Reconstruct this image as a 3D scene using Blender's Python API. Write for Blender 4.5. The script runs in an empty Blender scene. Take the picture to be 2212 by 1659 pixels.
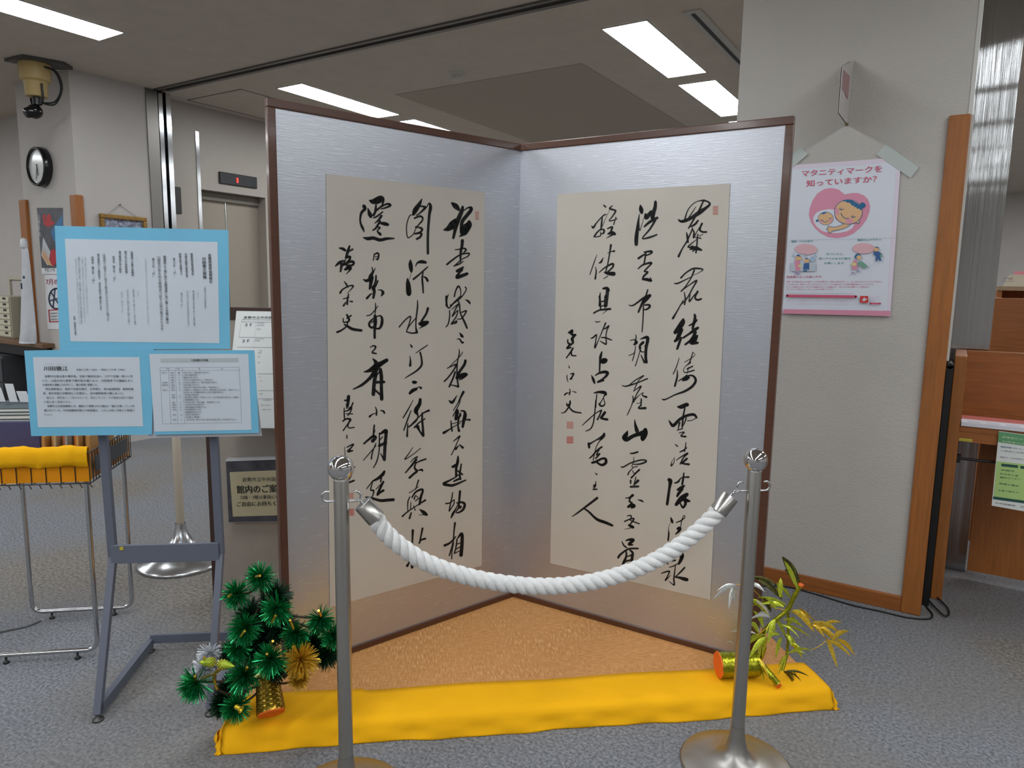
import bpy, bmesh, math, random
from math import sin, cos, pi, radians, sqrt, atan2
from mathutils import Vector, Matrix
random.seed(7)
SC = bpy.context.scene
COL = SC.collection

# ------------------------------------------------------------------ camera
F_PX, CX, CY, EYE = 1525.0, 1106.0, 829.5, 1.38
PITCH, ROLL, YAW = radians(8.0), radians(0.95), radians(32.05)
def turn(v):                       # view frame -> building frame (x along the screen wall, y into the hall)
    return Vector((v[0]*cos(YAW)-v[1]*sin(YAW), v[0]*sin(YAW)+v[1]*cos(YAW), v[2]))
_U0 = Vector((0, sin(PITCH), cos(PITCH))); _R0 = Vector((1, 0, 0))
FWD = turn(Vector((0, cos(PITCH), -sin(PITCH))))
UP = turn(_U0*cos(ROLL)-_R0*sin(ROLL)); RT = turn(_R0*cos(ROLL)+_U0*sin(ROLL))
EYEP = Vector((0, 0, EYE))
cam_data = bpy.data.cameras.new('camera'); cam = bpy.data.objects.new('camera', cam_data); COL.objects.link(cam)
cam_data.sensor_width = 36.0; cam_data.lens = F_PX/2212*36.0; cam_data.clip_start = 0.05; cam_data.clip_end = 200
cam.matrix_world = Matrix(((RT.x, UP.x, -FWD.x, 0), (RT.y, UP.y, -FWD.y, 0), (RT.z, UP.z, -FWD.z, EYE), (0, 0, 0, 1)))
SC.camera = cam

# ------------------------------------------------------------------ world, exposure
w = bpy.data.worlds.new('world'); SC.world = w; w.use_nodes = True
w.node_tree.nodes['Background'].inputs[0].default_value = (0.8, 0.85, 1, 1)
w.node_tree.nodes['Background'].inputs[1].default_value = 0.1
SC.view_settings.view_transform = 'Standard'; SC.view_settings.look = 'None'
SC.view_settings.exposure = EXPOSURE = 1.0; SC.view_settings.gamma = 1.0; SC.view_settings.use_curve_mapping = False
LAMP_POWER = 9.0
LAMP_COLOR = (0.93, 0.97, 1.0)
try:
    SC.cycles.max_bounces = 8; SC.cycles.diffuse_bounces = 5; SC.cycles.glossy_bounces = 4
    SC.cycles.sample_clamp_indirect = 6.0
except Exception: pass

# ------------------------------------------------------------------ measuring helpers
def ray(x, y): return FWD + RT*((x-CX)/F_PX) - UP*((y-CY)/F_PX)
def on_z(x, y, z=0.0):
    d = ray(x, y); return EYEP + d*((z-EYE)/d.z)
def on_y(x, y, Y):
    d = ray(x, y); return EYEP + d*(Y/d.y)
def on_x(x, y, X):
    d = ray(x, y); return EYEP + d*(X/d.x)
def at_depth(x, y, D):             # D metres in front of the lens, level
    f = turn((0, 1, 0)); d = ray(x, y); return EYEP + d*(D/(d.dot(f)))
class Plane:
    def __init__(s, o, n):
        s.o = Vector(o); s.n = Vector(n).normalized()
        s.up = (Vector((0, 0, 1)) - s.n*s.n.z).normalized(); s.r = s.up.cross(s.n)
    def p(s, x, y, off=0.0):
        d = ray(x, y); t = (s.o-EYEP).dot(s.n)/d.dot(s.n); return EYEP + d*t + s.n*off

# ------------------------------------------------------------------ materials
def lin(c):
    if isinstance(c, str): c = tuple(int(c[i:i+2], 16)/255 for i in (0, 2, 4))
    return tuple((v/12.92 if v <= 0.04045 else ((v+0.055)/1.055)**2.4) for v in c)
MATS = {}
def mat(name, col, rough=0.6, metal=0.0, var=0.0, vscale=20, bump=0.0, bscale=200, aniso=None, spec=0.5, emit=0, stretch=None, alpha=None, coat=0, col2=None, trans=0):
    if name in MATS: return MATS[name]
    m = bpy.data.materials.new(name); m.use_nodes = True; nt = m.node_tree; b = nt.nodes['Principled BSDF']
    L = lin(col); b.inputs['Base Color'].default_value = (*L, 1); b.inputs['Roughness'].default_value = rough
    b.inputs['Metallic'].default_value = metal; b.inputs['Specular IOR Level'].default_value = spec
    if coat: b.inputs['Coat Weight'].default_value = coat; b.inputs['Coat Roughness'].default_value = 0.1
    if trans: b.inputs['Transmission Weight'].default_value = trans
    if alpha is not None: b.inputs['Alpha'].default_value = alpha
    if emit:
        b.inputs['Emission Color'].default_value = (*L, 1); b.inputs['Emission Strength'].default_value = emit
    tc = nt.nodes.new('ShaderNodeTexCoord'); mp = nt.nodes.new('ShaderNodeMapping'); nt.links.new(tc.outputs['Object'], mp.inputs[0])
    if stretch: mp.inputs['Scale'].default_value = stretch
    if var or col2:
        n = nt.nodes.new('ShaderNodeTexNoise'); n.inputs['Scale'].default_value = vscale; n.inputs['Detail'].default_value = 5
        nt.links.new(mp.outputs[0], n.inputs['Vector'])
        r = nt.nodes.new('ShaderNodeMapRange'); r.inputs['From Min'].default_value = 0.3; r.inputs['From Max'].default_value = 0.7
        nt.links.new(n.outputs['Fac'], r.inputs['Value'])
        mx = nt.nodes.new('ShaderNodeMix'); mx.data_type = 'RGBA'
        A = tuple(v*(1-var) for v in L); B = lin(col2) if col2 else tuple(min(1, v*(1+var)) for v in L)
        mx.inputs[6].default_value = (*A, 1); mx.inputs[7].default_value = (*B, 1)
        nt.links.new(r.outputs[0], mx.inputs[0]); nt.links.new(mx.outputs[2], b.inputs['Base Color'])
    if bump:
        n2 = nt.nodes.new('ShaderNodeTexNoise'); n2.inputs['Scale'].default_value = bscale; n2.inputs['Detail'].default_value = 3
        nt.links.new(mp.outputs[0], n2.inputs['Vector'])
        bp = nt.nodes.new('ShaderNodeBump'); bp.inputs['Strength'].default_value = bump; bp.inputs['Distance'].default_value = 0.01
        nt.links.new(n2.outputs['Fac'], bp.inputs['Height']); nt.links.new(bp.outputs[0], b.inputs['Normal'])
    MATS[name] = m; return m

M_wall = mat('painted wall', 'b9b4b0', 0.75, var=0.03, vscale=3, bump=0.25, bscale=90)
M_wallpaper = mat('textured wallpaper', 'b8b4ae', 0.85, var=0.03, vscale=4, bump=0.3, bscale=170)
M_ceil = mat('ceiling board', 'c4baac', 0.9, var=0.04, vscale=8, bump=0.4, bscale=140)
M_ceil2 = mat('perforated ceiling', 'a99f90', 0.9)
M_wood = mat('orange wood', '975c28', 0.42, var=0.16, vscale=6, stretch=(14, 14, 1.0), bump=0.08, bscale=30)
M_woodh = mat('orange wood level grain', '955826', 0.4, var=0.18, vscale=5, stretch=(1.2, 14, 14), bump=0.06, bscale=30)
M_steel = mat('polished steel', 'c4c6c8', 0.14, 1.0)
M_basesteel = mat('satin steel', 'a8a5a1', 0.4, 1.0, var=0.05, vscale=30)
def sheet_steel():      # upright brushing: fine vertical grooves spread reflections sideways only
    m = mat('brushed sheet steel', 'b4b5b6', 0.05, 1.0); nt = m.node_tree; b = nt.nodes['Principled BSDF']
    tc = nt.nodes.new('ShaderNodeTexCoord'); mp = nt.nodes.new('ShaderNodeMapping'); mp.inputs['Scale'].default_value = (1500, 1500, 0.0)
    n = nt.nodes.new('ShaderNodeTexNoise'); n.inputs['Scale'].default_value = 1.0; n.inputs['Detail'].default_value = 1
    nt.links.new(tc.outputs['Object'], mp.inputs[0]); nt.links.new(mp.outputs[0], n.inputs['Vector'])
    bp = nt.nodes.new('ShaderNodeBump'); bp.inputs['Strength'].default_value = 1.0; bp.inputs['Distance'].default_value = 0.0006
    nt.links.new(n.outputs['Fac'], bp.inputs['Height']); nt.links.new(bp.outputs[0], b.inputs['Normal']); return m
M_sheetsteel = sheet_steel()
M_steelb = mat('brushed steel', 'b4b2ae', 0.3, 1.0, var=0.05, vscale=30, stretch=(20, 20, 0.4), bump=0.03, bscale=300)
M_chrome = mat('chrome', 'd6d6d8', 0.05, 1.0)
M_darksteel = mat('dull dark steel', '5d5c5b', 0.42, 0.9)
M_black = mat('black plastic', '161618', 0.4)
M_rubber = mat('black rubber', '101012', 0.7)
M_lacquer = mat('brown lacquer', '52301f', 0.28, var=0.12, vscale=8, stretch=(1, 1, 12), coat=0.3)
M_whitep = mat('white paper', 'dcdee2', 0.5)
M_ink = mat('black ink', '0f1010', 0.55)
M_ink2 = mat('dark print', '2c2e33', 0.7)
M_gray_print = mat('grey print', '74767c', 0.7)
M_gray_light = mat('pale grey print', 'a9b0b6', 0.7)
M_seal = mat('faded red seal', 'b98276', 0.8, var=0.1, vscale=200)
M_seald = mat('red seal', 'b5665f', 0.8, var=0.15, vscale=300)
M_beige = mat('beige paint', 'a79c8c', 0.45)
M_yellow = mat('yellow cotton cloth', 'f6b40f', 0.85, var=0.05, vscale=6, bump=0.25, bscale=25, spec=0.2)
M_orangecl = mat('orange cotton cloth', 'd98a12', 0.9, var=0.15, vscale=8, spec=0.2)
M_blue = mat('light blue card', '6cb4d4', 0.35, var=0.05, vscale=6, bump=0.12, bscale=9, coat=0.5)
M_sheet = mat('laminated paper', 'c3ccd6', 0.3, var=0.03, vscale=6, bump=0.12, bscale=9, coat=0.5)
M_easel = mat('blue grey enamel', '5f6472', 0.45)
M_rope = mat('cotton rope', 'e9e9e8', 0.9, var=0.05, vscale=60, bump=0.5, bscale=500, spec=0.2)

# carpet: speckled, with the older bluish piece left of the seam
def carpet():
    m = bpy.data.materials.new('grey needle felt carpet'); m.use_nodes = True; nt = m.node_tree; b = nt.nodes['Principled BSDF']
    b.inputs['Roughness'].default_value = 0.95; b.inputs['Specular IOR Level'].default_value = 0.15
    tc = nt.nodes.new('ShaderNodeTexCoord')
    def noise(s, d=4, r=0.6):
        n = nt.nodes.new('ShaderNodeTexNoise'); n.inputs['Scale'].default_value = s; n.inputs['Detail'].default_value = d
        n.inputs['Roughness'].default_value = r; nt.links.new(tc.outputs['Object'], n.inputs['Vector']); return n
    def mix(f, a, c, lo=0.3, hi=0.7):
        r = nt.nodes.new('ShaderNodeMapRange'); r.inputs['From Min'].default_value = lo; r.inputs['From Max'].default_value = hi
        nt.links.new(f, r.inputs['Value']); x = nt.nodes.new('ShaderNodeMix'); x.data_type = 'RGBA'
        for i, v in ((6, a), (7, c)):
            if isinstance(v, tuple): x.inputs[i].default_value = (*v, 1)
            else: nt.links.new(v, x.inputs[i])
        nt.links.new(r.outputs[0], x.inputs[0]); return x.outputs[2]
    fine = mix(noise(95, 3, 0.7).outputs['Fac'], lin('585a5e'), lin('8e9095'), 0.34, 0.66)
    warm = mix(noise(70, 3, 0.7).outputs['Fac'], lin('5c5853'), lin('8d8882'), 0.34, 0.66)
    big = mix(noise(0.9, 3, 0.5).outputs['Fac'], fine, warm, 0.42, 0.62)
    nt.links.new(big, b.inputs['Base Color'])
    bp = nt.nodes.new('ShaderNodeBump'); bp.inputs['Strength'].default_value = 0.25; bp.inputs['Distance'].default_value = 0.003
    nt.links.new(noise(330, 2).outputs['Fac'], bp.inputs['Height']); nt.links.new(bp.outputs[0], b.inputs['Normal'])
    return m
M_carpet = carpet()
M_carpetb = mat('bluish carpet piece', '6d7178', 0.95, var=0.35, vscale=95, bump=0.4, bscale=240, spec=0.15)
# woven mat on the platform
def weave():
    m = bpy.data.materials.new('woven rush matting'); m.use_nodes = True; nt = m.node_tree; b = nt.nodes['Principled BSDF']
    b.inputs['Roughness'].default_value = 0.6; b.inputs['Specular IOR Level'].default_value = 0.35
    tc = nt.nodes.new('ShaderNodeTexCoord')
    def n(sx, sy, s=1, d=2):
        mp = nt.nodes.new('ShaderNodeMapping'); mp.vector_type = 'TEXTURE'; mp.inputs['Rotation'].default_value = (0, 0, radians(39.7)); mp.inputs['Scale'].default_value = (1/sx, 1/sy, 1)
        nt.links.new(tc.outputs['Object'], mp.inputs[0]); t = nt.nodes.new('ShaderNodeTexNoise'); t.inputs['Scale'].default_value = s; t.inputs['Detail'].default_value = d
        nt.links.new(mp.outputs[0], t.inputs['Vector']); return t.outputs['Fac']
    def mixc(f, a, c, lo=0.35, hi=0.65):
        r = nt.nodes.new('ShaderNodeMapRange'); r.inputs['From Min'].default_value = lo; r.inputs['From Max'].default_value = hi
        nt.links.new(f, r.inputs['Value']); x = nt.nodes.new('ShaderNodeMix'); x.data_type = 'RGBA'
        for i, v in ((6, a), (7, c)):
            if isinstance(v, tuple): x.inputs[i].default_value = (*v, 1)
            else: nt.links.new(v, x.inputs[i])
        nt.links.new(r.outputs[0], x.inputs[0]); return x.outputs[2]
    a = mixc(n(30, 190), lin('b97f46'), lin('d49c62'))
    c = mixc(n(190, 30), lin('bc8249'), lin('e2b27a'), 0.45, 0.75)
    x = mixc(n(1, 1, 5), a, c)
    nt.links.new(x, b.inputs['Base Color'])
    bp = nt.nodes.new('ShaderNodeBump'); bp.inputs['Strength'].default_value = 0.12; bp.inputs['Distance'].default_value = 0.0015
    nt.links.new(n(60, 260), bp.inputs['Height']); nt.links.new(bp.outputs[0], b.inputs['Normal'])
    return m
M_weave = weave()
# silver leaf paper: metallic flecks brushed in slanting fibres
def silver():
    m = bpy.data.materials.new('silver leaf paper'); m.use_nodes = True; nt = m.node_tree; b = nt.nodes['Principled BSDF']
    b.inputs['Metallic'].default_value = 0.85; b.inputs['Roughness'].default_value = 0.37
    tc = nt.nodes.new('ShaderNodeTexCoord'); mp = nt.nodes.new('ShaderNodeMapping')
    mp.inputs['Rotation'].default_value = (0, radians(28), 0); mp.inputs['Scale'].default_value = (11, 11, 190)
    nt.links.new(tc.outputs['Object'], mp.inputs[0])
    t = nt.nodes.new('ShaderNodeTexNoise'); t.inputs['Scale'].default_value = 1.6; t.inputs['Detail'].default_value = 4
    nt.links.new(mp.outputs[0], t.inputs['Vector'])
    r = nt.nodes.new('ShaderNodeMapRange'); r.inputs['From Min'].default_value = 0.62; r.inputs['From Max'].default_value = 0.72
    nt.links.new(t.outputs['Fac'], r.inputs['Value'])
    x = nt.nodes.new('ShaderNodeMix'); x.data_type = 'RGBA'; x.inputs[6].default_value = (*lin('c3c6ce'), 1); x.inputs[7].default_value = (*lin('dfe2e6'), 1)
    nt.links.new(r.outputs[0], x.inputs[0]); nt.links.new(x.outputs[2], b.inputs['Base Color'])
    bp = nt.nodes.new('ShaderNodeBump'); bp.inputs['Strength'].default_value = 0.12; bp.inputs['Distance'].default_value = 0.003
    nt.links.new(t.outputs['Fac'], bp.inputs['Height']); nt.links.new(bp.outputs[0], b.inputs['Normal'])
    return m
M_silver = silver()
M_scroll = mat('aged cream paper', 'c6c0b6', 0.55, var=0.03, vscale=5, spec=0.4, metal=0.15)
M_stonep = mat('marbled print', '45454c', 0.4, var=0.45, vscale=18)
M_cream = mat('cream paper', 'b7ae8e', 0.7)

# ------------------------------------------------------------------ object helpers
def tag(o, label=None, cat=None, group=None, kind=None):
    if label: o['label'] = label
    if cat: o['category'] = cat
    if group: o['group'] = group
    if kind: o['kind'] = kind
    return o
def empty(name, loc, label, cat, group=None):
    o = bpy.data.objects.new(name, None); COL.objects.link(o); o.location = loc; o.empty_display_size = 0.05
    return tag(o, label, cat, group)
def link(name, me, parent=None, mats=None):
    o = bpy.data.objects.new(name, me); COL.objects.link(o)
    for m in (mats if isinstance(mats, (list, tuple)) else [mats] if mats else []): me.materials.append(m)
    if parent:
        o.parent = parent
        l = Vector((0, 0, 0)); q = parent
        while q: l += q.location; q = q.parent
        o.location = -l          # meshes are written in world coordinates (things are not rotated)
    return o
class MB:
    """collects shapes in world coordinates"""
    def __init__(s): s.v = []; s.f = []; s.mi = []; s.smooth = []
    def add(s, vs, fs, mi=0, sm=False):
        b = len(s.v); s.v += [tuple(v) for v in vs]; s.f += [[i+b for i in f] for f in fs]; s.mi += [mi]*len(fs); s.smooth += [sm]*len(fs); return s
    def box(s, a, b, mi=0):
        x0, y0, z0 = [min(p, q) for p, q in zip(a, b)]; x1, y1, z1 = [max(p, q) for p, q in zip(a, b)]
        return s.add([(x0,y0,z0),(x1,y0,z0),(x1,y1,z0),(x0,y1,z0),(x0,y0,z1),(x1,y0,z1),(x1,y1,z1),(x0,y1,z1)],
                     [(0,3,2,1),(4,5,6,7),(0,1,5,4),(1,2,6,5),(2,3,7,6),(3,0,4,7)], mi)
    def obox(s, o, e1, e2, e3, mi=0):     # corner + three edge vectors
        o, e1, e2, e3 = map(Vector, (o, e1, e2, e3))
        if e1.cross(e2).dot(e3) < 0: e1, e2 = e2, e1
        P = [o, o+e1, o+e1+e2, o+e2]; P += [p+e3 for p in P]
        return s.add(P, [(0,3,2,1),(4,5,6,7),(0,1,5,4),(1,2,6,5),(2,3,7,6),(3,0,4,7)], mi)
    def slab(s, pts, n, t, mi=0):         # polygon extruded by t against n (front face at pts)
        pts = [Vector(p) for p in pts]; n = Vector(n); k = len(pts)
        nn = Vector((0,0,0))
        for i in range(k): nn += pts[i].cross(pts[(i+1) % k])
        if nn.dot(n) < 0: pts.reverse()
        back = [p-n*t for p in pts]
        return s.add(pts+back, [list(range(k)), list(range(2*k-1, k-1, -1))]+[(i, i+k, (i+1) % k+k, (i+1) % k) for i in range(k)], mi)
    def tube(s, pts, r, seg=10, mi=0, cap=True, closed=False, sm=True):
        pts = [Vector(p) for p in pts]; n = len(pts); rr = r if isinstance(r, (list, tuple)) else [r]*n
        T = [((pts[(i+1) % n] if closed or i < n-1 else pts[i])-(pts[i-1] if closed or i > 0 else pts[i])).normalized() for i in range(n)]
        a = Vector((0,0,1)) if abs(T[0].z) < 0.9 else Vector((1,0,0)); N = (a-T[0]*a.dot(T[0])).normalized()
        vs = []
        for i in range(n):
            N = (N-T[i]*N.dot(T[i])).normalized(); B = T[i].cross(N)
            vs += [pts[i]+(N*cos(2*pi*k/seg)+B*sin(2*pi*k/seg))*rr[i] for k in range(seg)]
        fs = []
        for i in range(n if closed else n-1):
            j = (i+1) % n
            for k in range(seg): fs.append((i*seg+k, i*seg+(k+1) % seg, j*seg+(k+1) % seg, j*seg+k))
        s.add(vs, fs, mi, sm)
        if cap and not closed:
            s.add(vs[:seg], [list(range(seg-1, -1, -1))], mi); s.add(vs[-seg:], [list(range(seg))], mi)
        return s
    def lathe(s, c, prof, seg=32, mi=0, axis=None, sm=True):   # prof: (radius, height)
        c = Vector(c); ax = Vector(axis).normalized() if axis else Vector((0,0,1))
        a = Vector((1,0,0)) if abs(ax.x) < 0.9 else Vector((0,1,0)); N = (a-ax*a.dot(ax)).normalized(); B = ax.cross(N)
        vs = [c+ax*h+(N*cos(2*pi*k/seg)+B*sin(2*pi*k/seg))*max(r, 1e-5) for r, h in prof for k in range(seg)]
        fs = [(i*seg+k, i*seg+(k+1) % seg, (i+1)*seg+(k+1) % seg, (i+1)*seg+k) for i in range(len(prof)-1) for k in range(seg)]
        return s.add(vs, fs, mi, sm)
    def cyl(s, a, b, r, seg=16, mi=0): return s.tube([a, b], r, seg, mi)
    def ball(s, c, r, seg=24, rings=14, mi=0):
        return s.lathe(c, [(r*sin(pi*i/rings), -r*cos(pi*i/rings)) for i in range(rings+1)], seg, mi)
    def build(s, name, m, parent=None, bevel=0):
        me = bpy.data.meshes.new(name); me.from_pydata(s.v, [], s.f)
        ms = m if isinstance(m, (list, tuple)) else [m]
        for q in ms: me.materials.append(q)
        me.polygons.foreach_set('material_index', s.mi); me.polygons.foreach_set('use_smooth', s.smooth); me.update()
        o = link(name, me, parent)
        if bevel:
            b = o.modifiers.new('bevel', 'BEVEL'); b.width = bevel; b.segments = 2; b.limit_method = 'ANGLE'
        return o
def struct(name, mb, m, bevel=0, parent=None):
    o = mb.build(name, m, parent, bevel)
    if not parent: o['kind'] = 'structure'
    return o

# text: queued, turned into meshes together at the end
TEXTJOBS = []
class Print:
    """flat print on a plane: polygons, lines, discs (one mesh) and lettering (one mesh), drawn at measured points"""
    def __init__(s, plane, off=0.0006): s.pl = plane; s.mb = MB(); s.mats = []; s.off = off; s.lay = 0; s.texts = []
    def mi(s, m):
        if m not in s.mats: s.mats.append(m)
        return s.mats.index(m)
    def _o(s): s.lay += 1; return s.off + s.lay*0.00012
    def poly(s, pts, m):
        o = s._o(); P = [s.pl.p(x, y, o) for x, y in pts]
        nn = Vector((0,0,0))
        for i in range(len(P)): nn += P[i].cross(P[(i+1) % len(P)])
        if nn.dot(s.pl.n) < 0: P.reverse()
        s.mb.add(P, [list(range(len(P)))], s.mi(m)); return s
    def disc(s, x, y, rx, ry, m, rot=0, n=28, a0=0, a1=2*pi):
        c, q = cos(rot), sin(rot); full = abs(a1-a0-2*pi) < 1e-6
        A = [a0+(a1-a0)*k/n for k in range(n if full else n+1)]
        return s.poly([(x+rx*cos(t)*c-ry*sin(t)*q, y+rx*cos(t)*q+ry*sin(t)*c) for t in A], m)
    def line(s, pts, wd, m, sub=1):
        o = s._o(); brush(s.mb, s.pl, [(x, y, wd) for x, y in pts], o, s.mi(m), sub); return s
    def text(s, t, x0, y0, x1, y1, m, bold=0.0, vert=False, h=None):
        s.texts.append((t, s.pl, (x0, y0), (x1, y1), m, bold, vert, h, s.off+0.006*0.25)); return s
    def build(s, parent, name='printed_artwork', tname='printed_text'):
        if s.mb.f: s.mb.build(name, s.mats, parent)
        if s.texts: TEXTJOBS.append((s.texts, parent, tname))
def catmull(P, n):
    if len(P) < 3 or n < 2: return P
    out = []
    for i in range(len(P)-1):
        p0 = P[max(i-1, 0)]; p1 = P[i]; p2 = P[i+1]; p3 = P[min(i+2, len(P)-1)]
        for k in range(n):
            t = k/n
            out.append(tuple(0.5*((2*b)+(-a+c)*t+(2*a-5*b+4*c-d)*t*t+(-a+3*b-3*c+d)*t**3) for a, b, c, d in zip(p0, p1, p2, p3)))
    out.append(P[-1]); return out
def brush(mb, pl, P, off, mi, sub=3, seg=10):
    P = catmull(P, sub)
    for i, (x, y, wd) in enumerate(P):
        r = max(wd, 0.2)/2
        c = [pl.p(x+r*cos(-2*pi*k/seg), y+r*sin(-2*pi*k/seg), off) for k in range(seg)]
        mb.add(c, [list(range(seg))], mi)
        if i:
            x0, y0, w0 = P[i-1]; dx, dy = x-x0, y-y0; L = sqrt(dx*dx+dy*dy)
            if L < 1e-6: continue
            nx, ny = -dy/L, dx/L; r0 = max(w0, 0.2)/2
            mb.add([pl.p(x0+nx*r0, y0+ny*r0, off), pl.p(x+nx*r, y+ny*r, off), pl.p(x-nx*r, y-ny*r, off), pl.p(x0-nx*r0, y0-ny*r0, off)], [(0, 1, 2, 3)], mi)
def flush_text():
    jobs = []
    for texts, parent, tname in TEXTJOBS:
        for t in texts:
            cu = bpy.data.curves.new('t', 'FONT'); cu.body = '\n'.join(t[0]) if t[6] else t[0]; cu.resolution_u = 2
            cu.align_x = 'CENTER' if t[6] else 'LEFT'; cu.fill_mode = 'FRONT'
            o = bpy.data.objects.new('t', cu); COL.objects.link(o); jobs.append(o)
    bpy.context.view_layer.update(); dg = bpy.context.evaluated_depsgraph_get(); k = 0
    for texts, parent, tname in TEXTJOBS:
        mb = MB(); mats = []
        for (s, pl, a, b, m, bold, vert, h, off) in texts:
            o = jobs[k]; k += 1
            me = bpy.data.meshes.new_from_object(o.evaluated_get(dg))
            if not me.vertices: continue
            vs = [v.co.copy() for v in me.vertices]
            x0 = min(v.x for v in vs); x1 = max(v.x for v in vs); y0 = min(v.y for v in vs); y1 = max(v.y for v in vs)
            A = pl.p(*a, off); B = pl.p(*b, off); L = (B-A).length
            if vert:       # a = top centre, b = bottom centre
                dn = (B-A)/L; rt = pl.n.cross(dn); rt = rt if rt.dot(pl.r) > 0 else -rt
                sc = L/(y1-y0); sx = sc*(h or 1); cxx = (x0+x1)/2
                W = [A+dn*((y1-v.y)*sc)+rt*((v.x-cxx)*sx) for v in vs]
            else:          # a, b = ends of the baseline; h = line height in pixels
                d = (B-A)/L; up = pl.n.cross(d); up = up if up.z > 0 else -up; sc = L/(x1-x0); sy = sc
                if h:
                    H = (pl.p(a[0], a[1]-h, off)-A).length; sy = H/max(y1-y0, 1e-6)
                W = [A+d*((v.x-x0)*sc)+up*((v.y-y0)*sy) for v in vs]
            if m not in mats: mats.append(m)
            mi = mats.index(m); base = len(mb.v)
            fs = [list(p.vertices) for p in me.polygons]
            if fs:
                f = fs[0]; nn = (W[f[1]]-W[f[0]]).cross(W[f[2]]-W[f[1]])
            if bold:       # heavier lettering: the same strokes laid down again slightly aside
                rt = pl.n.cross((B-A).normalized()) if vert else (B-A).normalized(); sz = ((W[0]-W[0]).length + (y1-y0)*(sc if vert else sy)/(len(s) if vert else 1))
                for jq, q in enumerate((-1.0, -0.33, 0.33, 1.0)): mb.add([v+rt*(q*bold*sz*0.9)+pl.n*(0.00007*jq) for v in W], fs, mi)
            else: mb.add(W, fs, mi)
            bpy.data.meshes.remove(me)
        if mb.f: mb.build(tname, mats, parent)['kind'] = 'stuff'
    for o in jobs:
        cu = o.data; bpy.data.objects.remove(o); bpy.data.curves.remove(cu)
TILES = {'A':(720,420,6.9125),'B':(720,640,6.9125),'C':(720,860,6.9125),'D':(720,1020,6.9125),
         'E':(1250,420,6.9125),'F':(1250,640,6.9125),'G':(1200,860,6.9125),'H':(1200,1060,6.9125),'I':(1190,700,5.925)}
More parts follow.
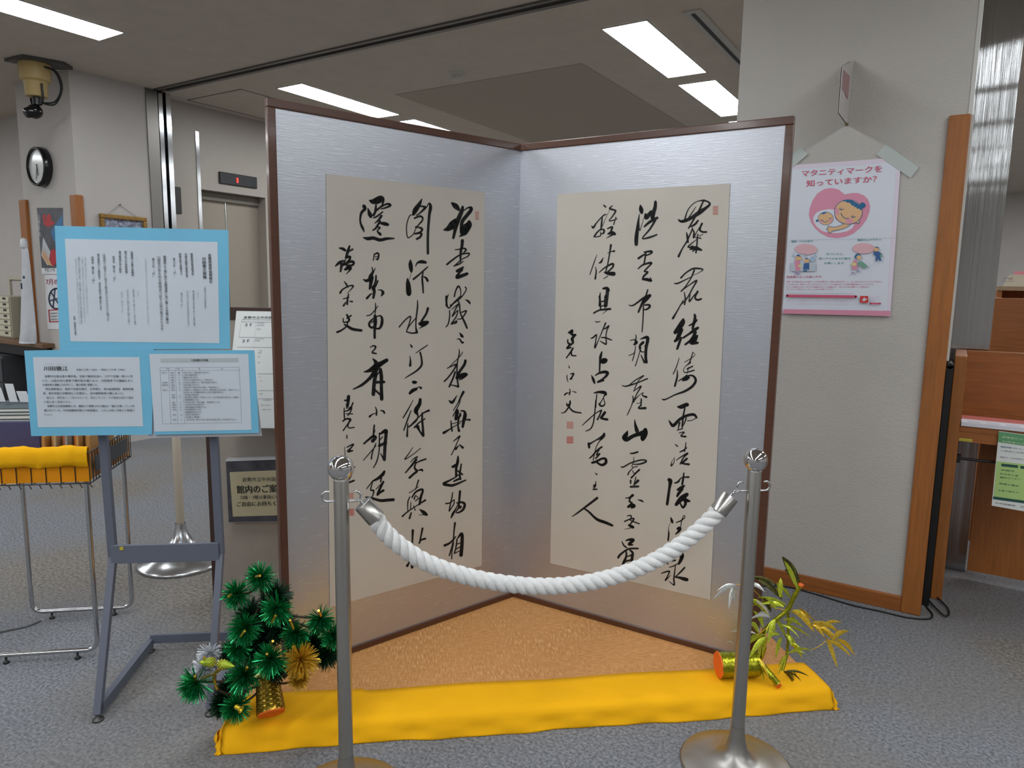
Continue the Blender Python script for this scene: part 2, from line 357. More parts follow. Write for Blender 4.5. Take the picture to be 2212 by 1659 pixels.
INK_LEFT = """
A 1775,130,30;1830,175,75;1875,225,40
A 1935,185,35;1920,250,55;1870,370,62;1830,500,50;1795,650,35
A 1655,530,20;1720,510,70;1790,450,110;1830,390,60
A 1940,250,14;2010,200,22;2060,200,40;2055,240,50;2000,310,50;1930,400,50;1915,500,45;1925,570,60
A 2030,405,40;2025,455,90;1970,520,120;1960,575,70;1885,630,12
A 1930,690,45;1925,760,40;1905,870,35;1900,1000,22
A 1820,825,12;1880,820,18;1950,805,25;1985,830,25;1940,880,18
A 1700,1045,28;1780,980,25;1880,910,22;1960,885,20;2030,880,22;2010,925,18;1920,970,15;1830,1050,18;1805,1070,15;1880,1040,22;1940,1000,15
A 1940,1090,30;1850,1145,40;1930,1125,25;1880,1175,30;1850,1235,50;1920,1215,50;2000,1185,42
A 1810,1525,20;1830,1440,20;1870,1370,25;1905,1430,15;1905,1520,12
A 1975,1385,20;1985,1430,15;1900,1550,18;1750,1659,20
A 1720,1495,12;1695,1580,20;1690,1659,26
B 1690,0,26;1690,60,28;1700,140,25;1735,175,18;1800,100,22;1905,0,25
B 1975,50,10;2020,75,30;2045,110,20
B 1860,45,14;1885,120,22;1900,250,20;1960,380,28;2000,475,25
B 1770,200,10;1865,120,20;1830,190,18;1780,300,18;1860,210,15;1840,300,18;1765,415,20;1840,370,22;1835,400,16;1765,415,14
B 1850,340,12;1920,330,18;1990,220,22;1920,240,18
B 1740,210,15;1740,300,18;1720,410,18;1685,458,14
B 1890,545,10;1920,590,40;1940,610,20
B 1850,640,10;1890,640,20;1920,690,25;1940,690,28
B 1880,790,10;1885,850,18;1860,960,18;1850,1060,20;1850,1200,22;1870,1350,25
B 1935,830,10;1900,890,12;1800,990,12;1740,1050,12
B 1705,1075,15;1790,1035,18;1840,1020,25;1800,1100,22;1720,1210,22;1660,1270,22
B 1820,1130,25;1800,1200,25;1735,1350,25
B 1740,1320,15;1810,1335,18;1870,1350,30
B 1975,960,35;1960,1020,38;1880,1140,38;1850,1220,45
B 1870,1210,50;1940,1175,60;1990,1170,40;1930,1225,26;1880,1250,12
B 1735,1560,20;1780,1585,40;1850,1480,8
B 1945,1430,38;1900,1520,25;1860,1600,15;1795,1705,12
C 1900,10,18;1885,80,14;1840,170,15;1790,270,15
C 1860,180,30;1850,230,50;1830,320,30;1900,260,30
C 1900,230,25;1870,330,25;1865,420,25;1880,490,35
C 1910,190,20;1960,200,30;1970,260,50;1950,340,45;1935,430,35
C 1960,320,15;2040,325,30
C 1930,340,12;1760,390,12
C 1760,340,15;1765,420,22;1775,490,25
C 1650,520,38;1700,490,28;1780,440,15;1900,370,12
C 1795,645,12;1840,610,18;1890,570,25;1870,620,14;1820,740,15;1765,850,14
C 1830,760,35;1870,715,16
C 1890,700,20;1935,740,35
C 1865,870,20;1860,950,40;1840,1030,35;1835,1100,30;1840,1160,35
C 1770,1030,15;1800,1020,40;1850,980,20
C 1915,985,20;1900,1070,25;1890,1140,25;1900,1210,30
C 1850,1080,22;1930,1140,25
C 1830,1160,22;1900,1145,15
C 1800,1245,20;1850,1220,30;1890,1205,25
C 1840,1175,18;1740,1230,25;1650,1280,38;1720,1300,38;1800,1300,36;1980,1225,20
D 1785,305,15;1770,400,18;1750,480,18;1735,580,22
D 1680,470,20;1740,460,18;1810,410,12
D 1810,420,14;1800,480,16;1735,585,12
D 1870,470,14;1830,550,18;1790,620,35;1760,685,16
D 1895,285,32;1885,400,30;1875,540,25
D 1850,460,22;1920,450,30;1965,480,35;1940,560,34;1870,605,22;1830,600,14
D 1830,600,12;1870,540,24;1910,510,22;1900,545,12
D 1820,760,30;1805,880,20;1790,1050,20;1735,1245,20
D 1665,1095,35;1740,1060,28;1810,990,20;1830,960,12
D 1800,1060,15;1775,1180,15;1770,1295,16
D 1850,1000,20;1835,1120,20;1810,1215,18
D 1860,985,18;1920,920,42;1925,1050,48;1910,1240,50
D 1840,1080,14;1890,1060,16
D 1840,1150,15;1890,1120,16
D 1810,1215,15;1890,1175,14
A 1325,65,12;1290,140,50;1230,230,70;1200,295,40
A 1300,175,20;1355,182,30;1370,205,34;1280,290,20;1240,310,15
A 1200,310,12;1150,310,15;1110,400,15;1095,500,15;1105,620,15;1130,645,15;1200,590,14;1240,500,12;1320,400,18
A 1215,355,25;1290,325,30;1335,345,25;1330,395,20;1290,440,18;1240,490,18
A 1235,490,28;1320,490,12
A 1290,505,12;1330,515,30;1305,560,25;1220,588,22;1300,580,20;1320,590,30;1300,635,30;1250,665,30
A 1390,200,15;1435,130,20;1455,190,45;1435,320,38;1415,600,35;1415,880,35
A 1155,975,12;1155,1040,55;1165,1120,50;1170,1160,18
A 1230,1075,10;1260,1020,25;1320,1005,48;1380,1015,38
A 1170,1165,5;1135,1275,6
A 1110,1260,20;1120,1340,62;1130,1460,72;1130,1495,45
A 1200,1265,28;1280,1200,25;1370,1120,22;1415,1080,15
A 1345,1160,15;1330,1250,25;1340,1370,25;1345,1470,20
A 1345,1225,12;1390,1250,30;1410,1290,34
B 1260,60,12;1260,160,22;1240,330,20;1235,450,18;1250,540,35
B 1095,530,18;1170,550,20;1240,545,25
B 985,460,18;1070,360,18;1150,300,20;1150,360,18;1100,510,15
B 1095,525,12;1140,440,15;1240,320,14
B 1415,180,35;1390,260,30;1320,370,30
B 1295,410,45;1350,410,78;1405,390,50
B 1350,440,30;1285,482,8
B 1150,715,10;1175,755,30
B 1235,848,10;1320,790,16;1410,730,14
B 1145,890,8;1155,960,22;1150,1035,36
B 1300,840,25;1320,930,25;1320,1030,30;1250,1110,25;1140,1180,18;1070,1225,10
B 1185,1280,24;1212,1285,48;1240,1285,30
B 1145,1450,36;1185,1410,50;1240,1385,40
B 1240,1375,14;1285,1355,15;1310,1370,36
C 1195,30,8;1120,170,18;1045,295,18
C 1165,185,12;1120,300,20;1055,480,18
C 1115,380,14;1110,470,20;1105,570,28
C 1300,20,40;1290,90,50;1235,190,62;1265,260,20;1240,340,20;1130,430,22
C 1150,420,18;1200,360,15;1340,230,20;1430,185,32
C 1330,220,20;1330,330,30;1340,440,30;1345,560,38
C 1215,440,25;1280,370,20;1370,310,18
C 1260,425,50;1290,490,25;1340,560,30
C 1190,735,8;1130,830,14;1070,915,15;1180,850,12;1305,750,12
C 1155,960,10;1200,910,15;1255,880,25
C 1080,1115,18;1170,1010,28;1240,920,35
C 1240,970,15;1300,940,22;1385,910,22
C 1240,960,20;1215,1040,25;1250,1090,35;1200,1135,30;1140,1190,32
C 1270,1080,14;1320,1070,30;1335,1085,25
D 1275,120,20;1250,200,18;1230,260,12
D 1135,310,12;1200,270,12;1275,215,10
D 1145,370,15;1115,450,18;1115,600,12
D 1175,380,18;1230,300,26;1310,260,30;1340,275,30;1310,370,35;1290,480,30
D 1210,400,22;1230,350,14;1265,380,12
D 1230,430,16;1285,385,14
D 1160,450,12;1155,560,15
D 1200,500,12;1225,570,15
D 1035,660,25;1100,600,18;1250,500,15;1375,420,28
D 1165,610,22;1140,690,28
D 1290,555,10;1350,600,50;1400,635,30
D 1270,640,5;1350,637,12;1395,650,12
D 1190,870,35;1185,980,25;1180,1100,22;1175,1250,22
D 1335,840,28;1310,960,22;1290,1060,22
D 1280,1060,15;1320,1010,25;1375,995,30
D 1160,1300,30;1130,1360,25;1105,1400,35
D 1175,1310,25;1180,1420,40
D 1190,1350,12;1260,1320,12
D 1240,1395,28;1300,1388,26
A 460,175,50;475,215,45;425,270,38;405,350,28;410,430,28;440,500,35;465,560,12
A 540,85,12;585,105,60;650,95,95;715,65,90;745,105,40
A 640,160,25;630,250,35;605,320,22
A 520,210,15;545,290,55;562,335,36
A 560,340,20;640,250,20;740,170,25;820,140,30;855,165,32;780,200,24;720,215,18
A 740,130,30;730,160,20;650,230,22
A 740,260,20;650,330,26;600,350,15
A 720,320,35;680,380,30;620,430,12
A 700,400,30;640,500,30;590,535,18
A 690,425,24;760,435,50;815,450,42
A 650,490,18;700,495,22;660,545,20;700,590,38;710,605,20
A 455,645,20;520,660,48;600,650,46;700,680,45;800,660,40;910,657,18
A 615,890,18;600,985,15
A 610,905,14;655,875,25;680,900,25;665,970,25;635,960,10
A 622,930,10;660,930,12
A 580,1090,15;590,1150,22;560,1230,60;545,1290,30
A 630,1100,10;595,1170,25
A 455,1270,18;500,1290,40;560,1260,50
A 575,1240,60;560,1340,45;545,1410,28
A 640,1210,22;635,1300,28;605,1370,25
A 668,1290,22;640,1360,22;600,1390,55;615,1450,40;600,1545,32
A 505,1550,35;550,1500,25;580,1480,14
A 670,1425,10;720,1430,20;745,1470,42;715,1520,12
B 630,100,10;635,170,18;625,260,14
B 500,290,14;560,275,16;620,210,14;670,145,10
B 625,290,40;630,380,50;620,500,36;620,620,34
B 600,330,18;545,390,30;540,440,30;580,470,30;620,440,22
B 640,310,15;700,290,20;730,330,35;725,420,40;690,480,30;640,480,24
B 575,395,16;620,350,18
B 550,765,10;600,740,20;635,755,25;610,805,18;590,820,18;590,845,25;645,855,20
B 595,935,18;640,990,55;640,1060,90;600,1160,60;520,1250,42;420,1330,36;300,1388,16
B 460,1130,14;540,1110,50;640,1050,80;740,990,60;800,955,50
B 705,1090,45;720,1200,50;720,1350,45;725,1535,50
B 640,1160,50;615,1280,50;600,1465,50
B 650,1170,24;700,1120,25
B 640,1285,40;760,1280,38
B 620,1395,28;725,1490,30
C 630,130,10;650,190,22;645,255,22
C 545,275,32;590,240,14;640,225,12
C 705,185,12;750,195,25;765,225,24
C 615,405,22;605,500,25;600,590,20
C 630,480,8;590,570,20
C 460,680,25;530,620,30;600,570,38;640,590,30;590,640,52
C 640,670,12;590,800,18;570,910,20
C 450,930,12;530,840,14;640,710,14
C 690,520,15;690,650,20;685,800,16;650,950,18;600,1040,14
C 690,545,18;780,490,55;790,540,45;775,700,45;765,920,42
C 700,620,18;740,580,14
C 690,710,42;790,665,36
C 710,830,14;750,900,28
C 765,1095,30;740,1140,45;670,1200,40;590,1240,22
C 500,1355,14;580,1250,16
C 720,1180,25;710,1250,20
C 750,1250,30;700,1350,34;660,1445,28;700,1410,30;750,1380,35
C 640,1360,12;740,1260,15
C 590,1250,14;560,1370,20;605,1380,22;590,1460,16;540,1560,12
C 485,1480,18;560,1490,30;700,1530,40;800,1525,42;900,1518,42
A 85,800,12;140,810,40;180,835,34
A 245,770,25;220,850,40;190,950,30
A 215,860,20;290,820,28
A 200,940,34;250,930,35;240,980,30;150,1060,20
A 35,1070,18;90,1020,42;150,990,24
A 130,1040,46;110,1150,26
A 180,980,22;160,1050,28;250,1005,35;305,1010,35;290,1055,30;200,1060,28
A 180,1120,34;240,1090,60;255,1120,30;195,1190,8
A 165,1295,8;195,1340,25;220,1385,18
A 105,1470,30;140,1420,22;230,1370,20;300,1365,22;265,1420,14;210,1475,8
A 230,1490,20;215,1560,24;210,1640,26
A 150,1560,14;230,1540,20
A 240,1595,12;285,1600,25
B 155,140,28;190,90,18
B 205,275,25;230,330,30;240,355,28;210,400,20
B 205,330,18;265,290,25
B 150,330,14;160,390,20;240,370,18
B 60,535,30;120,510,26;200,450,20;215,400,16
B 165,420,18;220,450,34;290,490,40;420,510,36
C 230,-25,45;225,30,45;218,120,32
C 175,35,26;215,35,30
C 205,150,22;200,90,20
C 295,70,20;270,130,20;230,150,16
C 165,150,14;165,230,18;170,310,18
C 170,200,12;230,180,22;275,140,22;260,200,18;220,260,18
C 190,235,12;290,235,16
C 145,345,22;200,310,24;260,320,28;230,370,20;150,485,18
C 250,330,22;220,410,18;240,445,18;315,437,16
C 205,555,16;205,600,16
C 170,730,8;180,860,10
C 205,735,15;300,690,24;270,740,20;225,795,34;290,785,20
C 270,920,10;260,990,12
C 285,1055,18;320,1030,20
C 200,1200,14;270,1150,25;240,1200,24;210,1265,24;310,1232,28
"""
INK_RIGHT = """
E 1490,375,18;1520,400,35;1580,395,45;1680,350,45;1800,270,60;1900,200,40;1955,150,30;1940,115,25;1880,90,22
E 1875,90,32;1800,95,14;1720,130,12;1650,200,14;1610,280,16;1585,370,24
E 1860,100,20;1820,190,26;1790,270,38
E 1750,180,6;1700,260,14;1640,350,18
E 1740,330,28;1700,400,24;1640,505,20
E 1780,390,25;1740,440,30;1680,480,24
E 1700,505,18;1620,690,22;1545,810,20;1490,925,32
E 1610,565,10;1620,620,28;1630,715,24
E 1690,520,16;1720,560,22;1715,645,24;1760,560,12;1820,470,16
E 1840,435,28;1815,490,25;1810,535,28;1850,560,25;1905,560,26
E 1860,590,8;1800,620,12
E 1780,590,14;1770,650,20;1765,740,22;1750,870,22
E 1740,640,12;1820,655,20
E 1760,670,10;1640,770,20;1645,790,18;1700,780,36
E 1660,820,18;1740,800,55;1830,830,28
E 1700,850,16;1760,800,30
E 1525,1245,24;1600,1170,20;1700,1110,24;1780,1105,24;1855,1122,16;1790,1170,8;1700,1210,6
E 1725,1130,24;1690,1220,20;1650,1290,16;1590,1380,18;1530,1445,20
E 1425,1325,12;1470,1330,22;1560,1290,18;1680,1230,12
E 1530,1440,16;1640,1360,15;1760,1285,24;1700,1400,20;1610,1560,18;1510,1659,14
F 1560,60,14;1470,220,20;1405,330,32
E 1575,1460,12;1590,1560,22;1580,1645,20
E 1665,1480,12;1650,1600,20;1720,1510,18;1770,1460,18
E 1775,1450,30;1745,1510,24;1740,1555,25;1780,1575,28;1828,1560,25
F 1560,335,18;1550,390,70;1490,480,70;1440,540,52
F 1530,500,58;1500,570,58;1470,640,50;1435,670,34
F 1530,620,30;1500,700,35;1470,785,32
F 1730,275,30;1735,330,40;1700,480,34
F 1645,440,16;1720,400,35;1765,352,20
F 1560,620,28;1650,560,30;1720,510,48;1780,470,35
F 1740,540,45;1690,640,40;1590,720,28
F 1770,590,28;1720,640,90;1690,690,66;1775,695,34
F 1500,920,8;1460,1050,14;1410,1160,14
F 1470,1100,10;1470,1200,25;1435,1340,28
F 1700,835,10;1735,870,8;1700,910,10;1580,985,10
F 1700,840,12;1680,920,16;1650,1000,18
F 1665,990,24;1590,1050,8;1565,1100,10;1590,1140,14;1720,1105,20
F 1620,1085,22;1700,1045,18
F 1640,1060,10;1620,1150,10
F 1490,1265,14;1560,1220,18;1620,1170,10
F 1550,1258,22;1600,1230,60;1640,1215,36
F 1600,1200,26;1680,1182,24;1730,1210,32;1745,1270,34;1690,1350,36;1580,1420,32;1440,1470,20;1320,1530,18;1270,1545,22;1240,1530,8
G 1820,130,18;1880,130,58;1960,95,50;1970,112,28
G 1930,150,20;1905,270,25;1890,430,24
G 1690,330,10;1720,380,35;1760,410,45;1850,320,40;1950,265,38;2060,245,38;2105,290,28
G 2100,295,12;2040,330,10;1970,340,14
G 1850,370,28;1830,460,14
G 1950,300,20;1920,380,16;1890,430,10
G 1815,480,14;1895,455,18
G 1845,520,12;1920,510,18;1870,565,18;1940,575,28
G 1785,690,12;1820,720,20
G 1945,660,10;1940,720,16;1925,800,14
G 1855,805,16;1910,780,22;1960,740,12
G 1800,930,10;1870,880,16;1970,825,25;1910,890,20;1860,985,20
G 1960,905,30;1910,950,28;1890,975,24;1990,990,30
G 1770,880,6;1768,960,10;1725,1012,20;1735,950,8;1770,900,6
G 1695,1220,50;1715,1245,56;1700,1340,38;1680,1480,38;1665,1585,38
G 1915,1120,18;1905,1200,28;1890,1290,28
G 1775,1270,16;1830,1250,28;1880,1190,14;1985,1180,28
G 1920,1310,26;1870,1345,50;1820,1370,28
G 1890,1360,38;1840,1420,42;1815,1465,30
G 1960,1440,52;1880,1500,72;1800,1590,45
G 1900,1480,28;1930,1520,60;2000,1540,28
G 1860,1570,20;1900,1635,30;1940,1580,38;1930,1530,36
H 1720,400,12;1735,450,38;1745,480,22
H 1710,480,5;1685,570,8;1690,640,22;1680,740,24
H 1800,475,12;1870,450,18;1930,400,12;1915,370,10;1885,440,14;1865,550,10
H 1820,570,30;1850,565,55;1840,605,36;1790,650,16
H 1830,950,28;1880,950,60;1880,1010,52;1840,1090,34
H 1735,1055,12;1785,1040,24
H 1650,1060,18;1680,1100,14
H 1695,1145,10;1750,1130,16;1820,1095,14
H 1790,1110,12;1775,1230,18;1765,1330,22;1770,1410,20;1690,1350,6
H 1580,1235,14;1640,1215,20;1700,1205,20;1670,1280,18;1640,1340,22;1720,1260,6
H 1925,1150,24;1870,1210,24;1790,1285,12
H 1790,1290,22;1850,1300,34;1920,1320,50;1960,1330,48
E 920,160,18;930,220,60;940,270,44
E 905,290,8;890,400,30;875,520,45;860,650,54;858,745,48
E 900,430,12;912,540,12;970,350,6
E 1145,110,38;1140,190,48;1110,290,58;1100,350,55
E 1000,300,38;1010,345,60;1080,260,46
E 980,480,24;1060,410,38;1170,350,38
E 1140,390,32;1060,520,26;950,655,18;1060,640,28;1165,600,20
E 975,860,18;1080,850,34;1080,880,22;1010,910,20
E 890,955,30;940,920,28;990,890,20
E 1000,860,24;990,950,22;975,1030,22
E 885,1110,16;960,1050,25;1080,1020,30;1060,1060,22;1010,1110,22;980,1150,20;1030,1160,24;970,1220,28;960,1250,24
E 955,1265,30;1020,1270,44;1075,1285,42
E 1070,1240,12;1080,1280,24
E 1030,1425,20;1010,1490,25
E 1070,1510,30;1020,1560,40;960,1620,40
F 745,130,10;800,140,20;880,90,25;960,30,30;1060,-20,30
F 1010,0,48;960,80,38;890,235,26
F 970,130,18;1050,130,30;1055,165,30;1000,200,22;960,190,14
F 965,140,18;960,330,18;945,530,16
F 850,575,12;855,620,16;835,720,24
F 770,660,12;830,650,16;865,690,34;825,720,24
F 850,740,10;830,860,14;800,965,12
F 745,885,10;800,865,12;840,830,8
F 920,640,12;1010,612,42;1030,645,46;1005,780,40;1000,920,40;1010,985,40
F 960,690,40;910,745,30;930,825,18;990,820,14;1000,740,36
F 930,880,14;980,990,28
F 930,760,12;890,900,12;845,1040,14
F 645,1330,10;690,1345,18;760,1330,22;880,1290,18;1025,1230,20
F 750,1330,14;850,1250,16;970,1185,16;910,1240,12;870,1300,16;830,1390,12
F 820,1415,16;870,1380,14;930,1345,20;870,1450,16;820,1560,14
F 805,1490,12;820,1575,26
F 820,1560,22;900,1480,10;960,1440,10;950,1480,16;1010,1505,30
F 860,1600,8;920,1590,10;930,1530,14
F 940,1540,10;930,1640,16
G 1160,30,20;1130,120,12;1085,220,14;1065,260,8
G 1280,20,12;1270,100,14;1240,150,24;1340,150,36
G 1180,320,8;1190,400,35;1215,490,55
G 1075,490,12;1050,550,60;1020,590,55;1060,620,58;1150,570,50;1230,540,56;1310,520,74;1340,470,48
G 1345,470,40;1350,530,50;1305,590,75;1300,640,12
G 1115,825,16;1160,825,24;1225,805,24
G 980,1025,16;1010,1030,20;1120,970,20;1250,930,20;1330,925,20;1350,950,24;1260,985,22;1160,990,12
G 1170,880,8;1160,960,12;1140,1030,10;1220,1020,14
G 1080,1145,20;1100,1100,16;1170,1030,10
G 1150,1085,12;1175,1125,12;1250,1070,24;1190,1130,20;1130,1190,26
G 1200,1180,14;1170,1300,20
G 1120,1230,25;1120,1275,20
G 1185,1285,20;1230,1235,40
G 1120,1325,28;1235,1320,28
H 1040,110,10;1100,105,24;1150,70,40
H 1120,100,22;1100,160,24;1140,180,22;1110,210,22;1080,240,28
H 1080,250,20;1150,215,44;1175,235,38;1135,255,28
H 1225,135,8;1280,150,25;1310,170,12
H 1065,380,10;1110,370,18;1130,385,18;1110,440,12
H 1030,460,20;1100,430,18;1170,420,22;1100,520,20
H 1110,440,12;1180,470,18;1250,495,16
H 1090,515,24;1140,540,45;1160,550,30
H 1110,560,12;1020,580,4
H 1050,745,18;1110,730,35;1160,740,42;1095,800,38;1150,810,20
H 990,760,12;1020,820,22;1060,850,20
H 935,1000,30;960,960,30;1050,890,25;1120,865,25;1230,865,24
H 1050,900,20;1055,980,30;1010,1090,38;1000,1170,34
H 1110,890,22;1150,930,34;1140,1020,40;1130,1180,34
H 1070,985,14;1140,960,28
H 1030,1060,30;1140,1030,20
E 370,160,18;400,185,25
E 190,465,8;215,495,30;260,430,18;330,350,16;380,305,18;410,300,14
E 350,340,16;340,430,24;330,530,20
E 500,170,14;460,210,24;520,230,25;550,250,24;500,330,18;455,385,14;480,395,16;570,365,14
E 460,230,5;400,360,6;350,480,10
E 555,340,14;520,450,16
E 430,510,18;490,485,24;500,500,26;480,540,24
E 230,630,24;270,570,22;330,520,18;375,530,26;370,575,24;330,590,12
E 240,635,14;320,620,16;325,560,12
E 435,590,20;490,570,50;535,590,42
E 500,600,30;410,655,6
E 270,900,6;230,1010,14;165,1195,12
E 250,1080,8;260,1150,18;245,1260,25
E 300,1025,12;335,1005,28;365,940,6
E 480,755,30;460,880,20;430,1050,18;400,1160,18
E 430,875,8;480,855,12;530,845,28
E 305,1165,12;380,1100,20;500,1035,30;510,1080,24;430,1160,24
E 385,1165,22;440,1180,46;520,1185,60
E 370,1260,10;430,1220,14
E 365,1405,28;420,1400,42;440,1430,45
E 320,1470,14;315,1560,24;310,1659,30
F 310,0,28;323,130,25;323,190,18
E 430,1430,48;405,1659,45
F 405,0,45;395,150,42
E 330,1600,14;385,1590,18
F 340,80,18;380,70,18
F 335,150,16;390,130,16
F 225,250,24;300,210,22;400,195,30;470,190,30
F 350,265,5;420,210,12
F 245,375,10;275,385,15;320,375,10
F 180,630,12;215,615,22;265,575,18;250,680,16;240,770,22;300,640,12;400,400,22
F 365,490,12;400,480,20;450,440,18;420,510,16;405,600,16;410,710,20;380,705,20;320,670,12
F 335,615,14;400,620,22;490,655,16
F 345,830,18;325,900,38;315,1000,25;310,1120,22
F 335,985,36;375,965,80;405,955,50
F 190,1180,10;215,1240,38;235,1295,26
F 245,1185,14;300,1150,28;380,1130,42;430,1145,42;400,1200,34;340,1245,22;285,1280,28;370,1255,26
F 225,1445,14;300,1430,34;385,1440,48;405,1470,28
F 270,1460,14;260,1560,16;254,1659,16
G 600,30,16;580,250,18;560,380,18;520,460,18;450,493,12
F 385,1480,20;360,1530,12;320,1600,16;320,1640,18
F 370,1520,12;390,1600,14
G 735,80,14;725,105,20;690,120,25;655,105,20;650,75,14
G 395,410,10;480,330,16;600,225,14;685,180,20
G 680,190,24;660,250,20;625,320,24
G 735,215,38;700,265,36;680,300,30;770,320,35
G 725,530,28;705,575,46;600,630,18;500,690,28
G 495,680,38;500,738,32
G 700,600,24;650,650,14;600,750,12;560,930,14
G 690,730,25;620,780,24;550,860,22;505,900,16
G 650,770,18;610,850,18;660,830,20;600,900,22
G 545,965,32;600,950,34;690,905,30;745,910,36;750,965,40;700,1000,36;650,985,28;620,960,30
G 590,1120,10;615,1140,20
G 600,1245,10;595,1290,16;560,1330,12
G 560,1300,12;600,1300,18;570,1350,16
G 560,1365,20;615,1362,22
H 245,388,10;330,330,22;430,255,28;530,180,32;620,110,34
H 430,270,22;500,320,28;570,390,32;640,440,40;740,475,42;845,520,34
I 225,110,20;260,100,45;270,80,26
I 255,115,36;280,140,28;310,140,30
I 300,150,26;270,190,36;280,240,26;230,280,18
I 215,200,16;215,240,18;240,260,26;200,310,18
I 210,310,26;250,300,22
I 280,310,22;250,360,20;195,435,14
I 260,340,18;265,400,18;320,405,14
I 225,530,6;235,560,16
I 205,655,10;205,700,12;218,740,8
I 250,640,12;290,635,20;260,690,18;245,705,18;270,700,12
I 235,825,6;245,860,14;235,905,16
I 175,905,20;200,885,16;235,880,8
I 275,860,8;320,875,14
I 245,985,18;240,1030,22;230,1060,16
I 200,1010,10;210,1045,22;250,1010,16
I 130,1140,8;180,1125,16;230,1060,18;240,1075,18;290,1120,20;385,1138,16
"""
CEIL = 2.95
Z3 = Vector((0, 0, 1))
# ================================================================== the room
struct('floor', MB().box((-12, -18, -0.05), (6, 14, 0)), M_carpet)
# older bluish carpet piece left of the seam, laid edge to edge with the rest
q = [on_z(x, y, 0.0012) for x, y in ((-60, 1380), (0, 1364), (60, 1352), (88, 1340), (89, 1343), (61, 1355), (0, 1368), (-60, 1384))]
struct('floor_seam', MB().add(q[::-1], [list(range(8))]), mat('carpet seam', '3b3a3a', 0.95))
q = [on_z(x, y, 0.0015) for x, y in ((-80, 1069), (0, 1053), (56, 1042), (130, 1015), (130, 985), (-80, 985))]
struct('floor_beige', MB().add(q[::-1], [list(range(6))]), mat('beige vinyl floor', 'a59a84', 0.6))
struct('ceiling', MB().box((-12, -18, CEIL), (6, 3.62, CEIL+0.1)).box((-12, 3.73, CEIL), (6, 14, CEIL+0.1)).box((-12, 3.62, CEIL+0.03), (6, 3.73, CEIL+0.1)), M_ceil)
r = MB(); r.box((-5.80, 3.615, CEIL-0.012), (6, 3.64, CEIL+0.03)); r.box((-5.80, 3.70, CEIL-0.006), (6, 3.735, CEIL+0.03)); r.box((-5.80, 3.64, CEIL+0.008), (6, 3.70, CEIL+0.03))
struct('trim_1', r, mat('ceiling track', '6b6763', 0.4, 0.5))
struct('ceiling_panel', MB().box((-4.17, 4.73, CEIL-0.004), (-2.42, 7.6, CEIL+0.01)), M_ceil2)
h = MB()
for a, b in (((-5.93, 3.98), (-5.92, 5.0)), ((-5.2, 3.98), (-5.19, 5.0)), ((-5.93, 3.98), (-5.19, 3.99)), ((-5.93, 4.99), (-5.19, 5.0))):
    h.box((a[0], a[1], CEIL-0.002), (b[0], b[1], CEIL+0.01))
struct('trim_2', h, mat('dark hatch gap', '4a443d', 0.8))
# left pillar with the clock, wall behind it, lift wall, outer walls
struct('wall_left', MB().box((-6.72, 2.96, 0), (-5.87, 3.56, CEIL)), M_wall)
struct('wall_left_rear', MB().box((-12, 3.52, 0), (-6.72, 3.60, CEIL)), M_wall)
struct('wall_far_left', MB().box((-12.1, -18, 0), (-12, 3.6, CEIL)), M_wall)
struct('wall_lift', MB().box((-6.4, 3.78, 0), (-6.03, 4.13, CEIL)).box((-6.4, 4.87, 0), (-6.03, 14, CEIL)).box((-6.4, 4.13, 2.21), (-6.03, 4.87, CEIL)).box((-6.4, 3.56, 0), (-6.1, 3.78, CEIL)), mat('lift wall paint', 'aaa298', 0.45, var=0.02))
struct('wall_back', MB().box((-12, 14, 0), (6, 14.1, CEIL)), M_wall)
struct('wall_right', MB().box((6, -18, 0), (6.1, 14, CEIL)), M_wall)
struct('wall_front', MB().box((-12, -5.3, 0), (6, -18, CEIL)), M_wall)
# steel shutter guide at the end of the left pillar
g = MB(); g.box((-6.03, 3.56, 0), (-5.86, 3.66, CEIL))
struct('trim_3', g, mat('brushed dark steel', '7d7a76', 0.38, 0.9))
g = MB(); g.box((-6.1, 3.665, 0), (-5.855, 3.702, CEIL)).box((-6.1, 3.732, 0), (-5.855, 3.775, CEIL))
struct('trim_4', g, M_steel)
struct('trim_5', MB().box((-6.1, 3.70, 0), (-5.93, 3.735, CEIL)), M_black)
struct('trim_6', MB().box((-6.05, 4.112, 0), (-6.022, 4.146, 2.72)), M_steel)
# wooden corner guards of the left pillar
struct('trim_7', MB().box((-5.935, 2.935, 0), (-5.845, 3.0, 2.015)), M_wood, 0.008)
struct('trim_8', MB().box((-6.75, 2.93, 0), (-6.64, 3.0, 2.015)), M_wood, 0.008)
# lift doors
dm = mat('lift door enamel', '9c9284', 0.4, 0.1)
dl = struct('door_1', MB().box((-6.19, 4.13, 0), (-6.155, 4.4955, 2.13)), dm); dr = struct('door_2', MB().box((-6.19, 4.5045, 0), (-6.155, 4.87, 2.13)), dm)
struct('door_edge', MB().box((-6.16, 4.488, 0), (-6.149, 4.496, 2.13)), M_steel, parent=dl)
struct('trim_9', MB().box((-6.22, 4.13, 2.13), (-6.12, 4.87, 2.21)).box((-6.195, 4.495, 0), (-6.19, 4.505, 2.13)), mat('door header', '6e675c', 0.5, 0.2))
